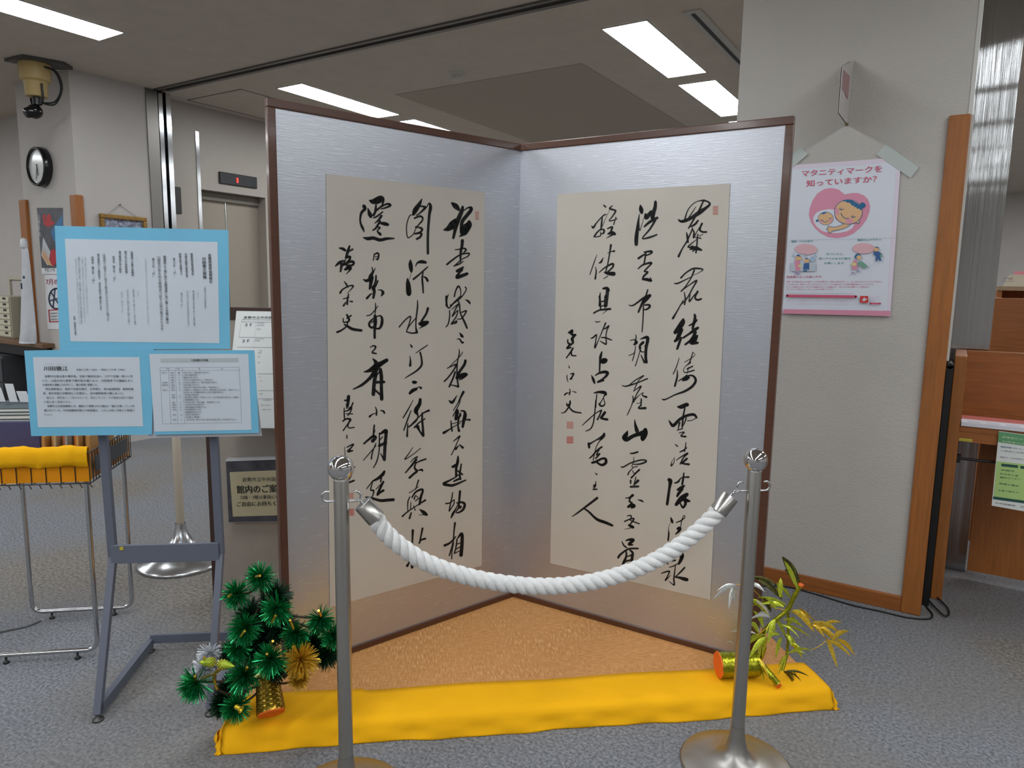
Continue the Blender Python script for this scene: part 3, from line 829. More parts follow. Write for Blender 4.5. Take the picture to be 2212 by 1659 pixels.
# column with the poster
struct('wall_column', MB().box((-0.93, 3.38, 0), (-0.03, 4.04, CEIL)), M_wallpaper)
struct('trim_10', MB().box((-0.098, 3.362, 0), (-0.022, 3.60, 2.068)), M_wood, 0.006)
struct('trim_11', MB().box((-0.93, 3.364, 0), (-0.862, 3.38, 2.068)), M_wood, 0.004)
struct('baseboard_column', MB().box((-0.862, 3.365, 0.0), (-0.098, 3.381, 0.068)), M_woodh, 0.003)
struct('trim_12', MB().box((-0.034, 3.377, 2.068), (-0.02, 3.60, CEIL)).box((-0.022, 3.40, 1.1), (-0.014, 3.60, 2.068)), mat('white corner bead', 'c9c8c2', 0.5))
struct('trim_13', MB().box((-0.06, 4.05, 0), (on_y(2143, 700, 4.05).x, 4.10, CEIL)), M_sheetsteel)

# ================================================================== ceiling fittings
M_lamp = bpy.data.materials.new('lit diffuser'); M_lamp.use_nodes = True; nt = M_lamp.node_tree; nt.nodes.clear()
e = nt.nodes.new('ShaderNodeEmission'); e.inputs[0].default_value = (*LAMP_COLOR, 1); e.inputs[1].default_value = LAMP_POWER
oo = nt.nodes.new('ShaderNodeOutputMaterial'); nt.links.new(e.outputs[0], oo.inputs[0])
M_lframe = mat('white enamel frame', 'b7b4ac', 0.5)
def lamp(x, y0, label, L=1.17):
    t = empty('ceiling_light', (x, y0+L/2, CEIL), label, 'ceiling light', 'recessed fluorescent ceiling lights')
    m = MB().box((x-0.152, y0-0.008, CEIL-0.006), (x-0.144, y0+L+0.008, CEIL-0.001)).box((x+0.144, y0-0.008, CEIL-0.006), (x+0.152, y0+L+0.008, CEIL-0.001))
    m.box((x-0.144, y0-0.008, CEIL-0.006), (x+0.144, y0, CEIL-0.001)).box((x-0.144, y0+L, CEIL-0.006), (x+0.144, y0+L+0.008, CEIL-0.001))
    m.build('frame', M_lframe, t)
    MB().add([(x-0.144, y0, CEIL-0.004), (x-0.144, y0+L, CEIL-0.004), (x+0.144, y0+L, CEIL-0.004), (x+0.144, y0, CEIL-0.004)], [(0, 1, 2, 3)]).build('diffuser', M_lamp, t)
for x, y, lb in ((-4.85, 1.56, 'lit ceiling light cut by the top left corner of the photo, above the clock pillar'),
                 (-4.75, 4.11, 'long lit ceiling light just above the left screen panel, nearer the lift'),
                 (-4.75, 5.50, 'lit ceiling light partly hidden behind the top of the left screen panel'),
                 (-1.86, 4.18, 'largest lit ceiling light, near the linear vent left of the column'),
                 (-1.86, 5.58, 'lit ceiling light behind the largest one, cut by the column edge'),
                 (-1.86, 7.00, 'sliver of a lit ceiling light peeking over the right screen panel by the column')):
    lamp(x, y, lb)
for x, y, L in [(x_, 1.56-1.4*i, 1.17) for x_ in (-1.86, 1.04) for i in range(5)]+[(-1.86, -17.0, 12.2), (1.04, -17.0, 12.2), (-4.85, -6.0, 6.0), (-4.85, -17.0, 10.0), (4.0, -3.0, 5.0), (-8.0, -3.0, 5.0), (1.04, 4.2, 8.0), (3.9, 4.2, 8.0), (-4.75, 6.9, 4.0), (-10.5, -3.0, 5.0)]:  # middle rows follow the reflections; outer rows are unseen, added to light the room
    lamp(x, y, 'lit ceiling light outside the picture, unseen and there to light the room', L)
t = empty('smoke_detector', (-3.354, 4.49, CEIL), 'small white round smoke detector on the far ceiling', 'smoke detector')
MB().lathe((-3.354, 4.49, CEIL), [(0.0, -0.018), (0.062, -0.016), (0.075, 0.0)], 28).build('base', M_lframe, t)
MB().lathe((-3.354, 4.49, CEIL), [(0.0, -0.05), (0.03, -0.048), (0.042, -0.03), (0.046, -0.012)], 24).build('sensor_cap', M_lframe, t)
t = empty('ceiling_vent', (-1.43, 4.75, CEIL), 'long thin white linear air vent with a dark slot in the ceiling', 'air vent')
MB().box((-1.49, 4.16, CEIL-0.008), (-1.385, 5.9, CEIL)).build('frame', M_lframe, t)
MB().box((-1.455, 4.2, CEIL-0.010), (-1.43, 5.88, CEIL-0.007)).build('slot', M_black, t)

# security camera on the ceiling
c = Vector((-5.90, 2.74, CEIL))
t = empty('security_camera', c, 'cream security camera housing with black lens unit hanging from the ceiling', 'camera')
MB().slab([(-6.03, 2.60, CEIL-0.022), (-5.80, 2.62, CEIL-0.022), (-5.72, 2.86, CEIL-0.022), (-5.80, 2.96, CEIL-0.022), (-6.0, 2.84, CEIL-0.022)], (0, 0, -1), 0.021).build('mounting_plate', mat('dark grey plate', '4b4b48', 0.5), t)
MB().lathe(c, [(0.0, -0.255), (0.072, -0.255), (0.078, -0.15), (0.10, -0.14), (0.105, -0.022), (0.0, -0.022)], 32).build('housing', mat('yellowed plastic', 'b39b66', 0.45), t, 0.004)
k = MB(); k.tube([c+Vector(p) for p in ((-0.085, 0, -0.17), (-0.09, 0, -0.27), (-0.07, 0, -0.31), (0.07, 0, -0.31), (0.09, 0, -0.27), (0.085, 0, -0.17))], 0.008, 8)
k.cyl(c+Vector((0, 0, -0.25)), c+Vector((0, 0, -0.31)), 0.03); k.build('bracket', M_black, t)
q = MB(); q.ball(c+Vector((0.0, -0.02, -0.36)), 0.052); q.lathe(c+Vector((0.0, -0.02, -0.36)), [(0.0, 0.07), (0.036, 0.07), (0.04, 0.02)], 20, axis=(0.3, -0.9, -0.35))
q.build('lens_unit', mat('glossy black', '0c0c0e', 0.12), t)
k = MB()
for dx in (0, 0.018):
    k.tube(catmull([tuple(c+Vector(p)) for p in ((0.10, 0.02, -0.05), (0.17+dx, 0.06, -0.09), (0.19+dx, 0.08, -0.20), (0.13, 0.06, -0.29-dx), (0.05, 0.0, -0.30))], 5), 0.006, 6)
k.build('cable', M_rubber, t)

# ================================================================== things on the left pillar
c = on_y(90, 362, 2.955); c = Vector((c.x+0.02, 2.96, c.z))
t = empty('wall_clock', c, 'round black-rimmed wall clock on the left pillar', 'clock')
MB().lathe(c, [(0.0, 0.001), (0.150, 0.001), (0.157, 0.02), (0.150, 0.062), (0.136, 0.066), (0.132, 0.045), (0.0, 0.045)], 40, axis=(0, -1, 0)).build('case', mat('black gloss rim', '141416', 0.2), t)
MB().lathe(c, [(0.0, 0.047), (0.131, 0.047)], 40, axis=(0, -1, 0)).build('dial', mat('clock dial', 'c9cac8', 0.35, coat=0.8), t)
for a, L, wd in ((-12, 0.10, 0.006), (8, 0.07, 0.009)):
    d = Vector((sin(radians(a)), 0, -cos(radians(a)))); e = Vector((d.z, 0, -d.x))
    MB().obox(c+Vector((0, -0.051, 0))-e*wd/2-d*0.02, d*(L+0.02), e*wd, Vector((0, -0.002, 0))).build('hand', M_black, t)
W = Plane((0, 2.96, 0), (0, -1, 0))
def hung(name, quad, pl, th, m, label, cat, off=0.001):
    t = empty(name, pl.p(*quad[0], off), label, cat)
    MB().slab([pl.p(x, y, off+th) for x, y in quad], pl.n, th).build('sheet', m, t)
    return t, Print(pl, off+th+0.0002)
t, p = hung('poster', [(80, 449), (136, 449), (138, 592), (92, 592)], W, 0.001, mat('dark poster', '4a4c54', 0.5, var=0.3, vscale=14), 'dark poster with red figure and blue peak above the calendar on the pillar', 'poster')
red = mat('print red', 'b3202c', 0.5); blu = mat('print blue', '2f6f9f', 0.5); skin = mat('print skin', 'd4ab84', 0.6); pale = mat('print pale', 'bfc2c6', 0.6)
p.poly([(136, 462), (137, 520), (116, 520), (110, 500)], blu).disc(106, 476, 6, 14, red).disc(101, 484, 8, 4, red, 0.7).disc(112, 483, 7, 4, red, -0.5).disc(96, 470, 3, 8, red).poly([(94, 512), (110, 545), (104, 575), (90, 552)], pale)
p.poly([(92, 540), (100, 548), (116, 575), (104, 572), (92, 556)], skin).disc(116, 556, 8, 18, red)
p.text('山野草展', 85, 462, 86, 512, pale, 0.02, True).poly([(90, 579), (138, 579), (138, 592), (92, 592)], M_whitep).text('平成三十年', 98, 587, 120, 587, M_ink2, 0.01)
p.build(t)
t, p = hung('calendar', [(97, 594), (140, 594), (142, 711), (104, 711)], W, 0.002, M_whitep, 'white notice with blue ring emblem and red-framed lines under the dark poster', 'notice')
p.text('7月の', 101, 615, 128, 615, mat('print red two', '9c3038', 0.6), 0.03, h=12)
for a in range(24):
    a0, a1 = a*pi/12, (a+1)*pi/12; p.line([(123+16*cos(a0), 645+22*sin(a0)), (123+16*cos(a1), 645+22*sin(a1))], 3.2, mat('navy print', '20304e', 0.6))
p.line([(112, 632), (130, 660)], 2.5, MATS['navy print']).line([(120, 625), (116, 664)], 2.5, MATS['navy print']).line([(108, 650), (136, 642)], 2.5, MATS['navy print'])
for a, b in (((107, 670), (140, 668)), ((140, 668), (141, 694)), ((141, 694), (109, 695)), ((109, 695), (107, 670))): p.line([a, b], 2, red)
for i in range(3): p.text('図書館カード', 111, 679+i*6.5, 138, 678+i*6.5, M_gray_print, 0.01, h=4)
p.build(t)
# framed picture, hung from a nail
WA = Plane((-5.87, 0, 0), (1, 0, 0))
p0 = on_x(212, 461, -5.87); p1 = on_x(313, 466, -5.87); y0, y1, zt = p0.y, p1.y, p0.z; zb = zt-0.32
t = empty('picture_frame', (-5.87, (y0+y1)/2, zb), 'gold-framed picture hung by a cord from a nail, behind the blue sign sheets', 'picture')
gold = mat('old gold moulding', '8a6a35', 0.4, 0.5, var=0.2, vscale=60)
for nm, a, b in (('frame_rail', (y0, zt-0.035), (y1, zt)), ('frame_rail', (y0, zb), (y1, zb+0.035)), ('frame_rail', (y0, zb+0.035), (y0+0.035, zt-0.035)), ('frame_rail', (y1-0.035, zb+0.035), (y1, zt-0.035))):
    MB().box((-5.868, a[0], a[1]), (-5.838, b[0], b[1])).build(nm, gold, t, 0.006)
MB().box((-5.868, y0+0.035, zb+0.035), (-5.855, y1-0.035, zt-0.035)).build('picture', mat('dark blue embroidery', '2b3148', 0.6, vscale=45, col2='a9aec2'), t)
n = on_x(258, 443, -5.87); k = MB(); k.tube([(-5.86, y0+0.05, zt-0.02), (-5.862, n.y, n.z), (-5.86, y1-0.05, zt-0.02)], 0.0015, 6); k.build('cord', M_gray_print, t)
MB().cyl((-5.872, n.y, n.z), (-5.85, n.y, n.z+0.004), 0.004).build('nail', M_darksteel, t)
# dark plate beside the lift, floor indicator
MB().box((-6.029, 3.875, 1.965), (-6.018, 3.94, 2.20)).build('wall_plate', mat('dark bronze plate', '2c2a28', 0.4), None, 0.003)
tag(bpy.data.objects['wall_plate'], 'narrow dark vertical plate on the wall between steel guide and lift', 'plate')
t = empty('floor_indicator', (-6.03, 4.55, 2.33), 'black lift floor indicator showing a red 1 above the doors', 'floor indicator')
MB().box((-6.029, 4.34, 2.285), (-6.012, 4.765, 2.395)).build('panel', mat('smoked panel', '17181b', 0.25), t, 0.006)
lit = mat('red digit', 'd23a30', 0.5, emit=0.6)
P6 = Plane((-6.010, 0, 0), (1, 0, 0)); p = Print(P6, 0.0006); p.text('1', 511, 395, 515, 395.5, lit, 0.03, h=11); p.build(t)

# ================================================================== counter, cabinets and clutter in front of the far left wall
cr = on_z(84, 744, 0.83); cr2 = on_z(0, 732, 0.83)
cy0 = cr2.y*0.5+cr.y*0.5
t = empty('counter', (cr.x-1.5, cy0+0.2, 0), 'wood-edged counter against the left pillar with a black underside', 'counter')
MB().box((cr.x-3.0, cy0, 0.795), (cr.x, cy0+0.45, 0.83)).build('worktop', mat('brown counter edge', '6d5238', 0.5, var=0.1, vscale=10), t, 0.004)
MB().box((cr.x-3.0, cy0+0.06, 0.70), (cr.x-0.05, cy0+0.44, 0.795)).box((cr.x-0.09, cy0+0.1, 0), (cr.x-0.05, cy0+0.44, 0.70)).box((cr.x-0.95, cy0+0.36, 0), (cr.x-0.09, cy0+0.44, 0.70)).build('body', M_black, t)
MB().box((cr.x-0.62, cy0+0.3, 0.49), (cr.x-0.1, cy0+0.36, 0.51)).build('shelf', mat('dark green shelf edge', '2c3a38', 0.5), t)
fx = on_y(14, 800, cy0).x
t = empty('filing_cabinet', (fx-0.25, cy0+0.25, 0), 'dark grey filing cabinet with small white label cards under the counter', 'cabinet')
MB().box((fx-0.75, cy0-0.02, 0.0), (fx+0.0, cy0+0.05, 0.69)).box((fx-0.75, cy0+0.05, 0.0), (fx, cy0+0.40, 0.69)).build('body', mat('grey cabinet', '3c3e42', 0.5), t)
for i, z in enumerate((0.46, 0.24, 0.02)):
    f = MB().box((fx-0.74, cy0-0.035, z), (fx-0.01, cy0-0.021, z+0.205)).build('drawer', mat('cabinet drawer', '45474c', 0.45), t, 0.003)
    MB().box((fx-0.17, cy0-0.04, z+0.14), (fx-0.05, cy0-0.036, z+0.17)).build('label_card', M_whitep, f)
def dz(x, y, Y): return on_y(x, y, Y)
# stack of small beige drawers
Yd = cy0+0.12; a = dz(0, 715, Yd); b = dz(21, 641, Yd)
t = empty('drawer_unit', (a.x, Yd, 0.831), 'small beige desktop drawer unit cut by the left edge, standing on the counter', 'drawer unit')
MB().box((a.x-0.3, Yd, 0.831), (b.x, Yd+0.25, b.z)).build('case', mat('beige plastic', 'b0ab97', 0.5), t, 0.003)
nd = 7; hh = (b.z-0.84)/nd
for i in range(nd):
    f = MB().box((a.x-0.28, Yd-0.008, 0.842+i*hh), (b.x-0.012, Yd-0.001, 0.842+i*hh+hh*0.86)).build('drawer', mat('pale beige drawer', 'c2bda8', 0.5), t, 0.002)
    MB().box((b.x-0.12, Yd-0.011, 0.842+i*hh+hh*0.45), (b.x-0.065, Yd-0.0085, 0.842+i*hh+hh*0.8)).build('pull', M_black, f)
dbx = b.x; a = dz(21, 720, Yd+0.1); b = dz(48, 645, Yd+0.1); a.x = max(a.x, dbx-0.004)
t = empty('file_rack', (a.x, Yd+0.1, 0.831), 'grey open file rack with pale and blue folders beside the beige drawers', 'file rack')
m = MB().box((a.x+0.012, Yd+0.08, 0.831), (a.x+0.03, Yd+0.34, b.z)).box((a.x+0.012, Yd+0.08, b.z), (b.x+0.12, Yd+0.34, b.z+0.012)).box((b.x+0.1, Yd+0.08, 0.831), (b.x+0.12, Yd+0.34, b.z)).box((a.x+0.03, Yd+0.33, 0.831), (b.x+0.1, Yd+0.34, b.z))
m.build('case', mat('warm grey rack', '7f7a74', 0.5), t)
for i, cc in enumerate(('9aa0a6', '8d949c', '2a4f9c', 'c8cacc')):
    x = a.x+0.045+i*0.045; MB().box((x, Yd+0.1, 0.832), (x+0.03, Yd+0.32, b.z-0.03-0.02*(i % 2))).build('folder', mat('folder '+cc, cc, 0.5), t)
a = dz(10, 645, 3.46); b = dz(50, 596, 3.46)
t = empty('notice_frame', (a.x, 3.5, a.z), 'thin cream empty display frame behind the drawer unit', 'frame')
for q0, q1 in (((a.x, b.z-0.04), (b.x, b.z)), ((a.x, a.z-0.1), (a.x+0.04, b.z-0.04)), ((b.x-0.04, a.z-0.1), (b.x, b.z-0.04)), ((a.x, a.z-0.14), (b.x, a.z-0.1))):
    MB().box((q0[0], 3.50, q0[1]), (q1[0], 3.519, q1[1])).build('frame_bar', mat('cream frame', 'b9b4a4', 0.5), t)
# papers on the counter
for i, (px, py, sx, sy, rot, mm, lb) in enumerate(((30, 728, 0.16, 0.05, 0.3, M_whitep, 'white slip of paper on the counter nearest the white wrapped bundle'), (12, 726, 0.2, 0.1, -0.2, mat('blue leaflet', '4a5d80', 0.5), 'dark blue leaflet lying on the counter'), (6, 722, 0.16, 0.08, 0.2, M_gray_light, 'grey leaflet on top of the counter near the drawers'))):
    q = on_z(px, py, 0.831); z = 0.8305+i*0.002
    e1 = Vector((cos(rot), sin(rot), 0))*sx; e2 = Vector((-sin(rot), cos(rot), 0))*sy; q = Vector((q.x, max(q.y, cy0+0.02), 0))
    tag(MB().obox(Vector((q.x, q.y, z))-e1/2, e1, e2, (0, 0, 0.0018)).build('leaflet', mm), lb, 'leaflet')
# wrapped bundle hanging down the corner guard
t = empty('plastic_wrapped_bundle', on_y(60, 742, 2.90), 'tall white plastic-wrapped bundle hanging on the wooden corner guard over the counter', 'bundle')
rings = []; Yb = 2.84
for px, py, wd in ((50, 522, 6), (52, 530, 13), (54, 545, 17), (56, 575, 20), (57, 600, 22), (59, 640, 27), (61, 680, 33), (62, 715, 38), (62, 738, 42), (61, 742, 40)):
    q = on_y(px, py, Yb); r = wd/2/F_PX*(q-EYEP).dot(FWD)/1.12; rings.append((q, r))
vs = []; fs = []; S = 26
for i, (q, r) in enumerate(rings):
    for k in range(S):
        a = 2*pi*k/S; rr = r*(1+0.10*sin(5*a+i*0.5)+0.05*sin(11*a-i)); w_ = q+Vector((RT.x, RT.y, 0))*rr*cos(a)+Vector((FWD.x, FWD.y, 0))*rr*0.3*sin(a); vs.append((w_.x, w_.y, w_.z))
for i in range(len(rings)-1):
    for k in range(S): fs.append((i*S+k, i*S+(k+1) % S, (i+1)*S+(k+1) % S, (i+1)*S+k))
fs.append(list(range(S))); fs.append(list(range(len(vs)-1, len(vs)-S-1, -1)))
MB().add(vs, fs, 0, True).build('cover', mat('white plastic film', 'c9ccd2', 0.4, var=0.04, vscale=20, bump=0.3, bscale=30), t)
q = rings[1][0]; MB().lathe(q, [(0.022, -0.02), (0.03, 0.0), (0.022, 0.05), (0.004, 0.06)], 14).build('gathered_neck', mat('white plastic', 'd5d8dc', 0.35), t)
k = MB()
for px, py, ww, hh_ in ((52, 599, 0.014, 0.011), (47, 618, 0.010, 0.024)):
    q = on_y(px, py, 2.77); k.box((q.x-ww, q.y-0.004, q.z-hh_), (q.x+ww, q.y, q.z+hh_))
k.build('label', mat('navy sticker', '27324e', 0.5), t)

# ================================================================== rope barrier
BL = on_z(749, 1722, 0); BR = on_z(1588, 1652, 0); DR = (BR-BL).normalized()
def height_at(base, y):
    lo, hi = -0.5, 3.0
    for _ in range(40):
        m = (lo+hi)/2; d = base+Vector((0, 0, m))-EYEP
        if CY-F_PX*d.dot(UP)/d.dot(FWD) > y: lo = m
        else: hi = m
    return lo
print('posts', height_at(BL, 984), height_at(BR, 968), height_at(BL, 1084), height_at(BR, 1058), BL, BR)
HB = (height_at(BL, 984)+height_at(BR, 968))/2; HOOKZ = (height_at(BL, 1084)+height_at(BR, 1059))/2; RB = 26.5/F_PX*BR.dot(turn((0, 1, 0)))
def post(c, label):
    t = empty('barrier_post', c, label, 'stanchion')
    MB().lathe(c, [(0.0, 0.0), (0.156, 0.0), (0.158, 0.005), (0.152, 0.009), (0.11, 0.014), (0.07, 0.021), (0.046, 0.033), (0.032, 0.052), (0.0235, 0.085), (0.0195, 0.125)], 64).build('base', M_basesteel, t)
    MB().lathe(c, [(0.0192, 0.12), (0.0192, HB-RB*2+0.003), (0.0185, HB-RB*2+0.005), (0.0, HB-RB*2+0.005)], 40).build('pole', M_steelb, t)
    MB().ball(c+Vector((0, 0, HB-RB)), RB, 40, 24).build('ball_finial', M_chrome, t)
    for s in (-1, 1):
        d = DR*s; P = []
        for u_, z_ in ((0.016, 0.0), (0.034, 0.0), (0.042, 0.002), (0.0475, 0.009), (0.0475, 0.017), (0.042, 0.024), (0.036, 0.0255), (0.030, 0.0245)):
            P.append(tuple(c+d*u_+Vector((0, 0, HOOKZ+z_))))
        MB().tube(catmull(P, 3), 0.003, 10).build('hook', M_steel, t)
post(BL, 'left steel barrier post with a ball top, in front of the pine decoration')
post(BR, 'right steel barrier post with a ball top, in front of the bamboo decoration')
t = empty('barrier_rope', (BL+BR)/2+Vector((0, 0, 0.6)), 'thick twisted white rope slung between the two steel posts', 'rope')
RP = Plane(BL, turn((0, -1, 0))); RP.n = DR.cross(Vector((0, 0, 1))).normalized(); RP.n = -RP.n if RP.n.dot(EYEP-BL) < 0 else RP.n
RP.r = RP.up.cross(RP.n)
path = [RP.p(x, y) for x, y in ((812, 1122), (832, 1150), (868, 1182), (915, 1212), (980, 1237), (1060, 1256), (1150, 1266), (1230, 1264), (1310, 1250), (1390, 1223), (1455, 1187), (1510, 1145), (1552, 1104))]
fine = [Vector(q) for q in catmull([tuple(q) for q in path], 14)]
Ls = [0]
for i in range(1, len(fine)): Ls.append(Ls[-1]+(fine[i]-fine[i-1]).length)
PITCHL = 0.082
for k in range(3):
    P = []
    for i, q in enumerate(fine):
        T = (fine[min(i+1, len(fine)-1)]-fine[max(i-1, 0)]).normalized(); N = RP.n; B = T.cross(N); a = 2*pi*Ls[i]/PITCHL+k*2*pi/3
        P.append(q+(N*cos(a)+B*sin(a))*0.0122)
    MB().tube(P, 0.0118, 12).build('strand', M_rope, t)
def ferrule(p_in, p_out, hookp):
    d = (p_out-p_in).normalized()
    f = MB().tube([p_in-d*0.012, p_out-d*0.001, p_out], [0.0245, 0.0245, 0.023], 32).build('ferrule', M_steelb, t)
    k = MB(); k.tube([p_out-d*0.002, p_out+d*0.012], 0.003, 8)
    q = p_out+d*0.012; m = (q+hookp)/2; e = (hookp-q); e = e/max(e.length, 1e-6); s = RP.n
    R = (hookp-q).length/2+0.003
    k.tube([tuple(m+e*R*cos(a)+s*0.006*sin(a)) for a in [2*pi*j/20 for j in range(20)]], 0.0022, 8, closed=True); k.build('ring', M_steel, f)
hl = BL+DR*0.043+Vector((0, 0, HOOKZ+0.003)); hr = BR-DR*0.043+Vector((0, 0, HOOKZ+0.003))
ferrule(RP.p(806, 1113), RP.p(783, 1087), hl); ferrule(RP.p(1557, 1098), RP.p(1578, 1071), hr)

# ================================================================== platform, cloth
fu = Vector((0.769, 0.639, 0)); fb = Vector((-0.639, 0.769, 0)); PZ = 0.06
A0 = on_z(490, 1577, PZ); A0.z = 0; B0 = on_z(1788, 1490, PZ); B0.z = 0; fu = (B0-A0).normalized(); fb = Vector((-fu.y, fu.x, 0)); PL = (B0-A0).length; PD = 0.95
t = empty('platform', (A0+B0)/2+fb*PD/2, 'low platform covered with tan woven matting under the folding screen', 'platform')
MB().obox(A0+fu*0.012+fb*0.012, fu*(PL-0.024), fb*(PD-0.012), (0, 0, PZ-0.004)).build('deck', mat('plywood', 'a07b4f', 0.6), t)
MB().obox(A0+fu*0.012+fb*0.012+Vector((0, 0, PZ-0.004)), fu*(PL-0.024), fb*(PD-0.012), (0, 0, 0.004)).build('woven_mat', M_weave, t)
# cloth: wraps the front strip, falls over the front face, folded round both ends
CW = 0.165
vs = []; fs = []; NU = 170
def prof(u):
    """cross-section from back edge over the top and down the front"""
    s = u/PL; wv = 0.5*sin(u*9+1)+0.3*sin(u*23)+0.2*sin(u*41+2); sag = 0.004*sin(u*14)+0.003*sin(u*37)
    back = CW+0.004*sin(u*11)+0.010*(s < 0.2)
    bulge = 0.010+0.006*wv
    diag = 0.006*sin(u*30+4)
    return [(back, PZ+0.0015), (back-0.03, PZ+0.004), (0.09, PZ+0.004+0.0015*sin(u*17)), (0.03, PZ+0.0045), (0.006, PZ+0.003), (-0.004, PZ-0.006),
            (-0.007-0.3*bulge, PZ-0.018), (-0.008-0.5*bulge+diag*0.4, 0.030), (-0.010-0.9*bulge+diag, 0.016), (-0.013-bulge, 0.006), (-0.012-bulge*1.3, 0.0012)]
ups = [-0.012]+[PL*i/NU for i in range(NU+1)]+[PL+0.012]
for u_ in ups:
    for (b_, z_) in prof(u_): vs.append(A0+fu*u_+fb*b_+Vector((0, 0, z_)))
K = 11; M_ = len(ups)
for i in range(M_-1):
    for k in range(K-1): fs.append((i*K+k, i*K+k+1, (i+1)*K+k+1, (i+1)*K+k))
# end flaps: side faces falling from the end rows, with gathered corners
def flap(row, sgn):
    base = len(vs); n = 6
    for j in range(1, n+1):
        f = j/n
        for k in range(K):
            q = vs[row*K+k]; z = q.z*(1-f) + 0.0012*f
            out = 0.010*sin(f*pi)+0.012*f+0.006*sin(k*1.9+f*5)*f
            pin = -0.02*f if k > 7 else 0
            vs.append(Vector((q.x, q.y, 0))+fu*sgn*out+fb*(-pin*0+0.004*sin(k*2.3+j))+Vector((0, 0, z)))
    for j in range(n):
        for k in range(K-1):
            a = (row*K+k) if j == 0 else base+(j-1)*K+k; b = base+j*K+k
            fs.append((a, a+1, b+1, b) if sgn < 0 else (a, b, b+1, a+1))
flap(0, -1); flap(M_-1, 1)
o = tag(MB().add(vs, fs, 0, True).build('cloth', M_yellow), 'bright yellow cloth folded over the front edge of the low platform', 'cloth')
b = o.modifiers.new('thick', 'SOLIDIFY'); b.thickness = 0.0012; b.offset = 1
# tucked fold at the left end: a pleat of the same cloth pressed against the end face
q = A0-fu*0.013; k = MB()
vv = []; 
for i in range(9):
    t_ = i/8; c_ = q+fb*(-0.012+0.10*t_)+fu*(-0.010-0.012*sin(t_*pi))
    vv += [c_+Z3*(0.052-0.035*t_), c_+fu*(-0.010*sin(t_*pi+0.4))+Z3*(0.026-0.012*t_), c_+fu*(0.004)+Z3*0.002]
k.add(vv, [(3*i+j, 3*i+j+1, 3*i+j+4, 3*i+j+3) for i in range(8) for j in range(2)], 0, True)
f = k.build('corner_fold', M_yellow, o); b = f.modifiers.new('thick', 'SOLIDIFY'); b.thickness = 0.0014

# ================================================================== folding screen
def oldp(x, y): return turn((x, y, 0))
FO = on_z(1108, 1289, PZ); FO.z = 0
SB = PZ+0.001; ST = 1.925
def lean_end(x, y, q): # ground point below a pixel on the panel plane through the fold and q
    n = (q-FO).cross(Vector((0, 0, 1))).normalized(); d = ray(x, y); tt = (FO-EYEP).dot(n)/d.dot(n); r = EYEP+d*tt; r.z = 0; return r
qL = on_z(760, 1411, PZ); qL.z = 0; qR = on_z(1540, 1412, PZ); qR.z = 0
EL = lean_end(576, 215, qL); ER = lean_end(1716, 253, qR)
screen = empty('folding_screen', FO+Vector((0, 0, SB)), 'two-panel silver folding screen with brown lacquer frame and brushed calligraphy', 'folding screen')
def panel(E, side, inkdata, corners, seals):
    e = (E-FO); Wd = e.length; e = e/Wd; n = e.cross(Vector((0, 0, 1))); n = n if n.dot(EYEP-FO) > 0 else -n
    FR = 0.026; TH = 0.02; P = lambda u_, z, o: FO+e*u_+n*o+Vector((0, 0, z))
    bd = MB(); bd.obox(P(-0.008, SB+0.01, -TH+0.002), e*(Wd-0.002), n*(TH-0.006), (0, 0, ST-SB-0.02)); board = bd.build('panel', M_silver, screen)
    for nm, a, wd, z0, z1 in (('top_rail', 0, Wd, ST-FR, ST), ('bottom_rail', 0, Wd, SB, SB+FR*0.8), ('stile', Wd-FR, FR, SB+FR*0.8, ST-FR)):
        MB().obox(P(a, z0, -TH), e*wd, n*(TH+0.003), (0, 0, z1-z0)).build(nm, M_lacquer, board, 0.0025)
    pl = Plane(FO, n); o = 0.0002-0.004+0.0015
    sc = MB().slab([pl.p(x, y, o+0.0008) for x, y in corners], n, 0.0008).build('paper', M_scroll, board)
    mb = MB(); cnt = 0
    for ln in inkdata.strip().split('\n'):
        tl, r_ = ln.split(' ', 1); ox, oy, s_ = TILES[tl]
        pts = [tuple(float(v) for v in q.split(',')) for q in r_.split(';')]
        cnt += 1
        brush(mb, pl, [(ox+x/s_, oy+y/s_, w_/s_*1.1) for x, y, w_ in pts], o+0.0012, 0, 4)
    for x0, y0, x1, y1, dk in seals:
        f = [pl.p(x, y, o+0.0011) for x, y in ((x0, y0), (x1, y0), (x1, y1), (x0, y1))]
        if (f[1]-f[0]).cross(f[2]-f[1]).dot(n) < 0: f.reverse()
        mb.add(f, [(0, 1, 2, 3)], 1+dk)
        lay = o+0.0013
        for i in range(3):
            xa = x0+(x1-x0)*(0.2+0.3*i)
            brush(mb, pl, [(xa, y0+2, 0.8), (xa+0.6, (y0+y1)/2, 0.7), (xa, y1-2, 0.8)], lay, 3, 1, 6)
    mb.build('brush_writing', [M_ink, M_seal, M_seald, M_scroll], board)
panel(EL, -1, INK_LEFT, ((705, 375), (1047, 415), (1041, 1222), (713, 1312)), ((1027, 457, 1035, 475, 0), (750, 1065, 764, 1077, 0), (750, 1099, 765, 1114, 1)))
panel(ER, 1, INK_RIGHT, ((1204, 419), (1577, 396), (1534, 1296), (1188, 1217)), ((1540, 445, 1551, 464, 0), (1224, 911, 1238, 926, 0), (1224, 943, 1238, 958, 1)))
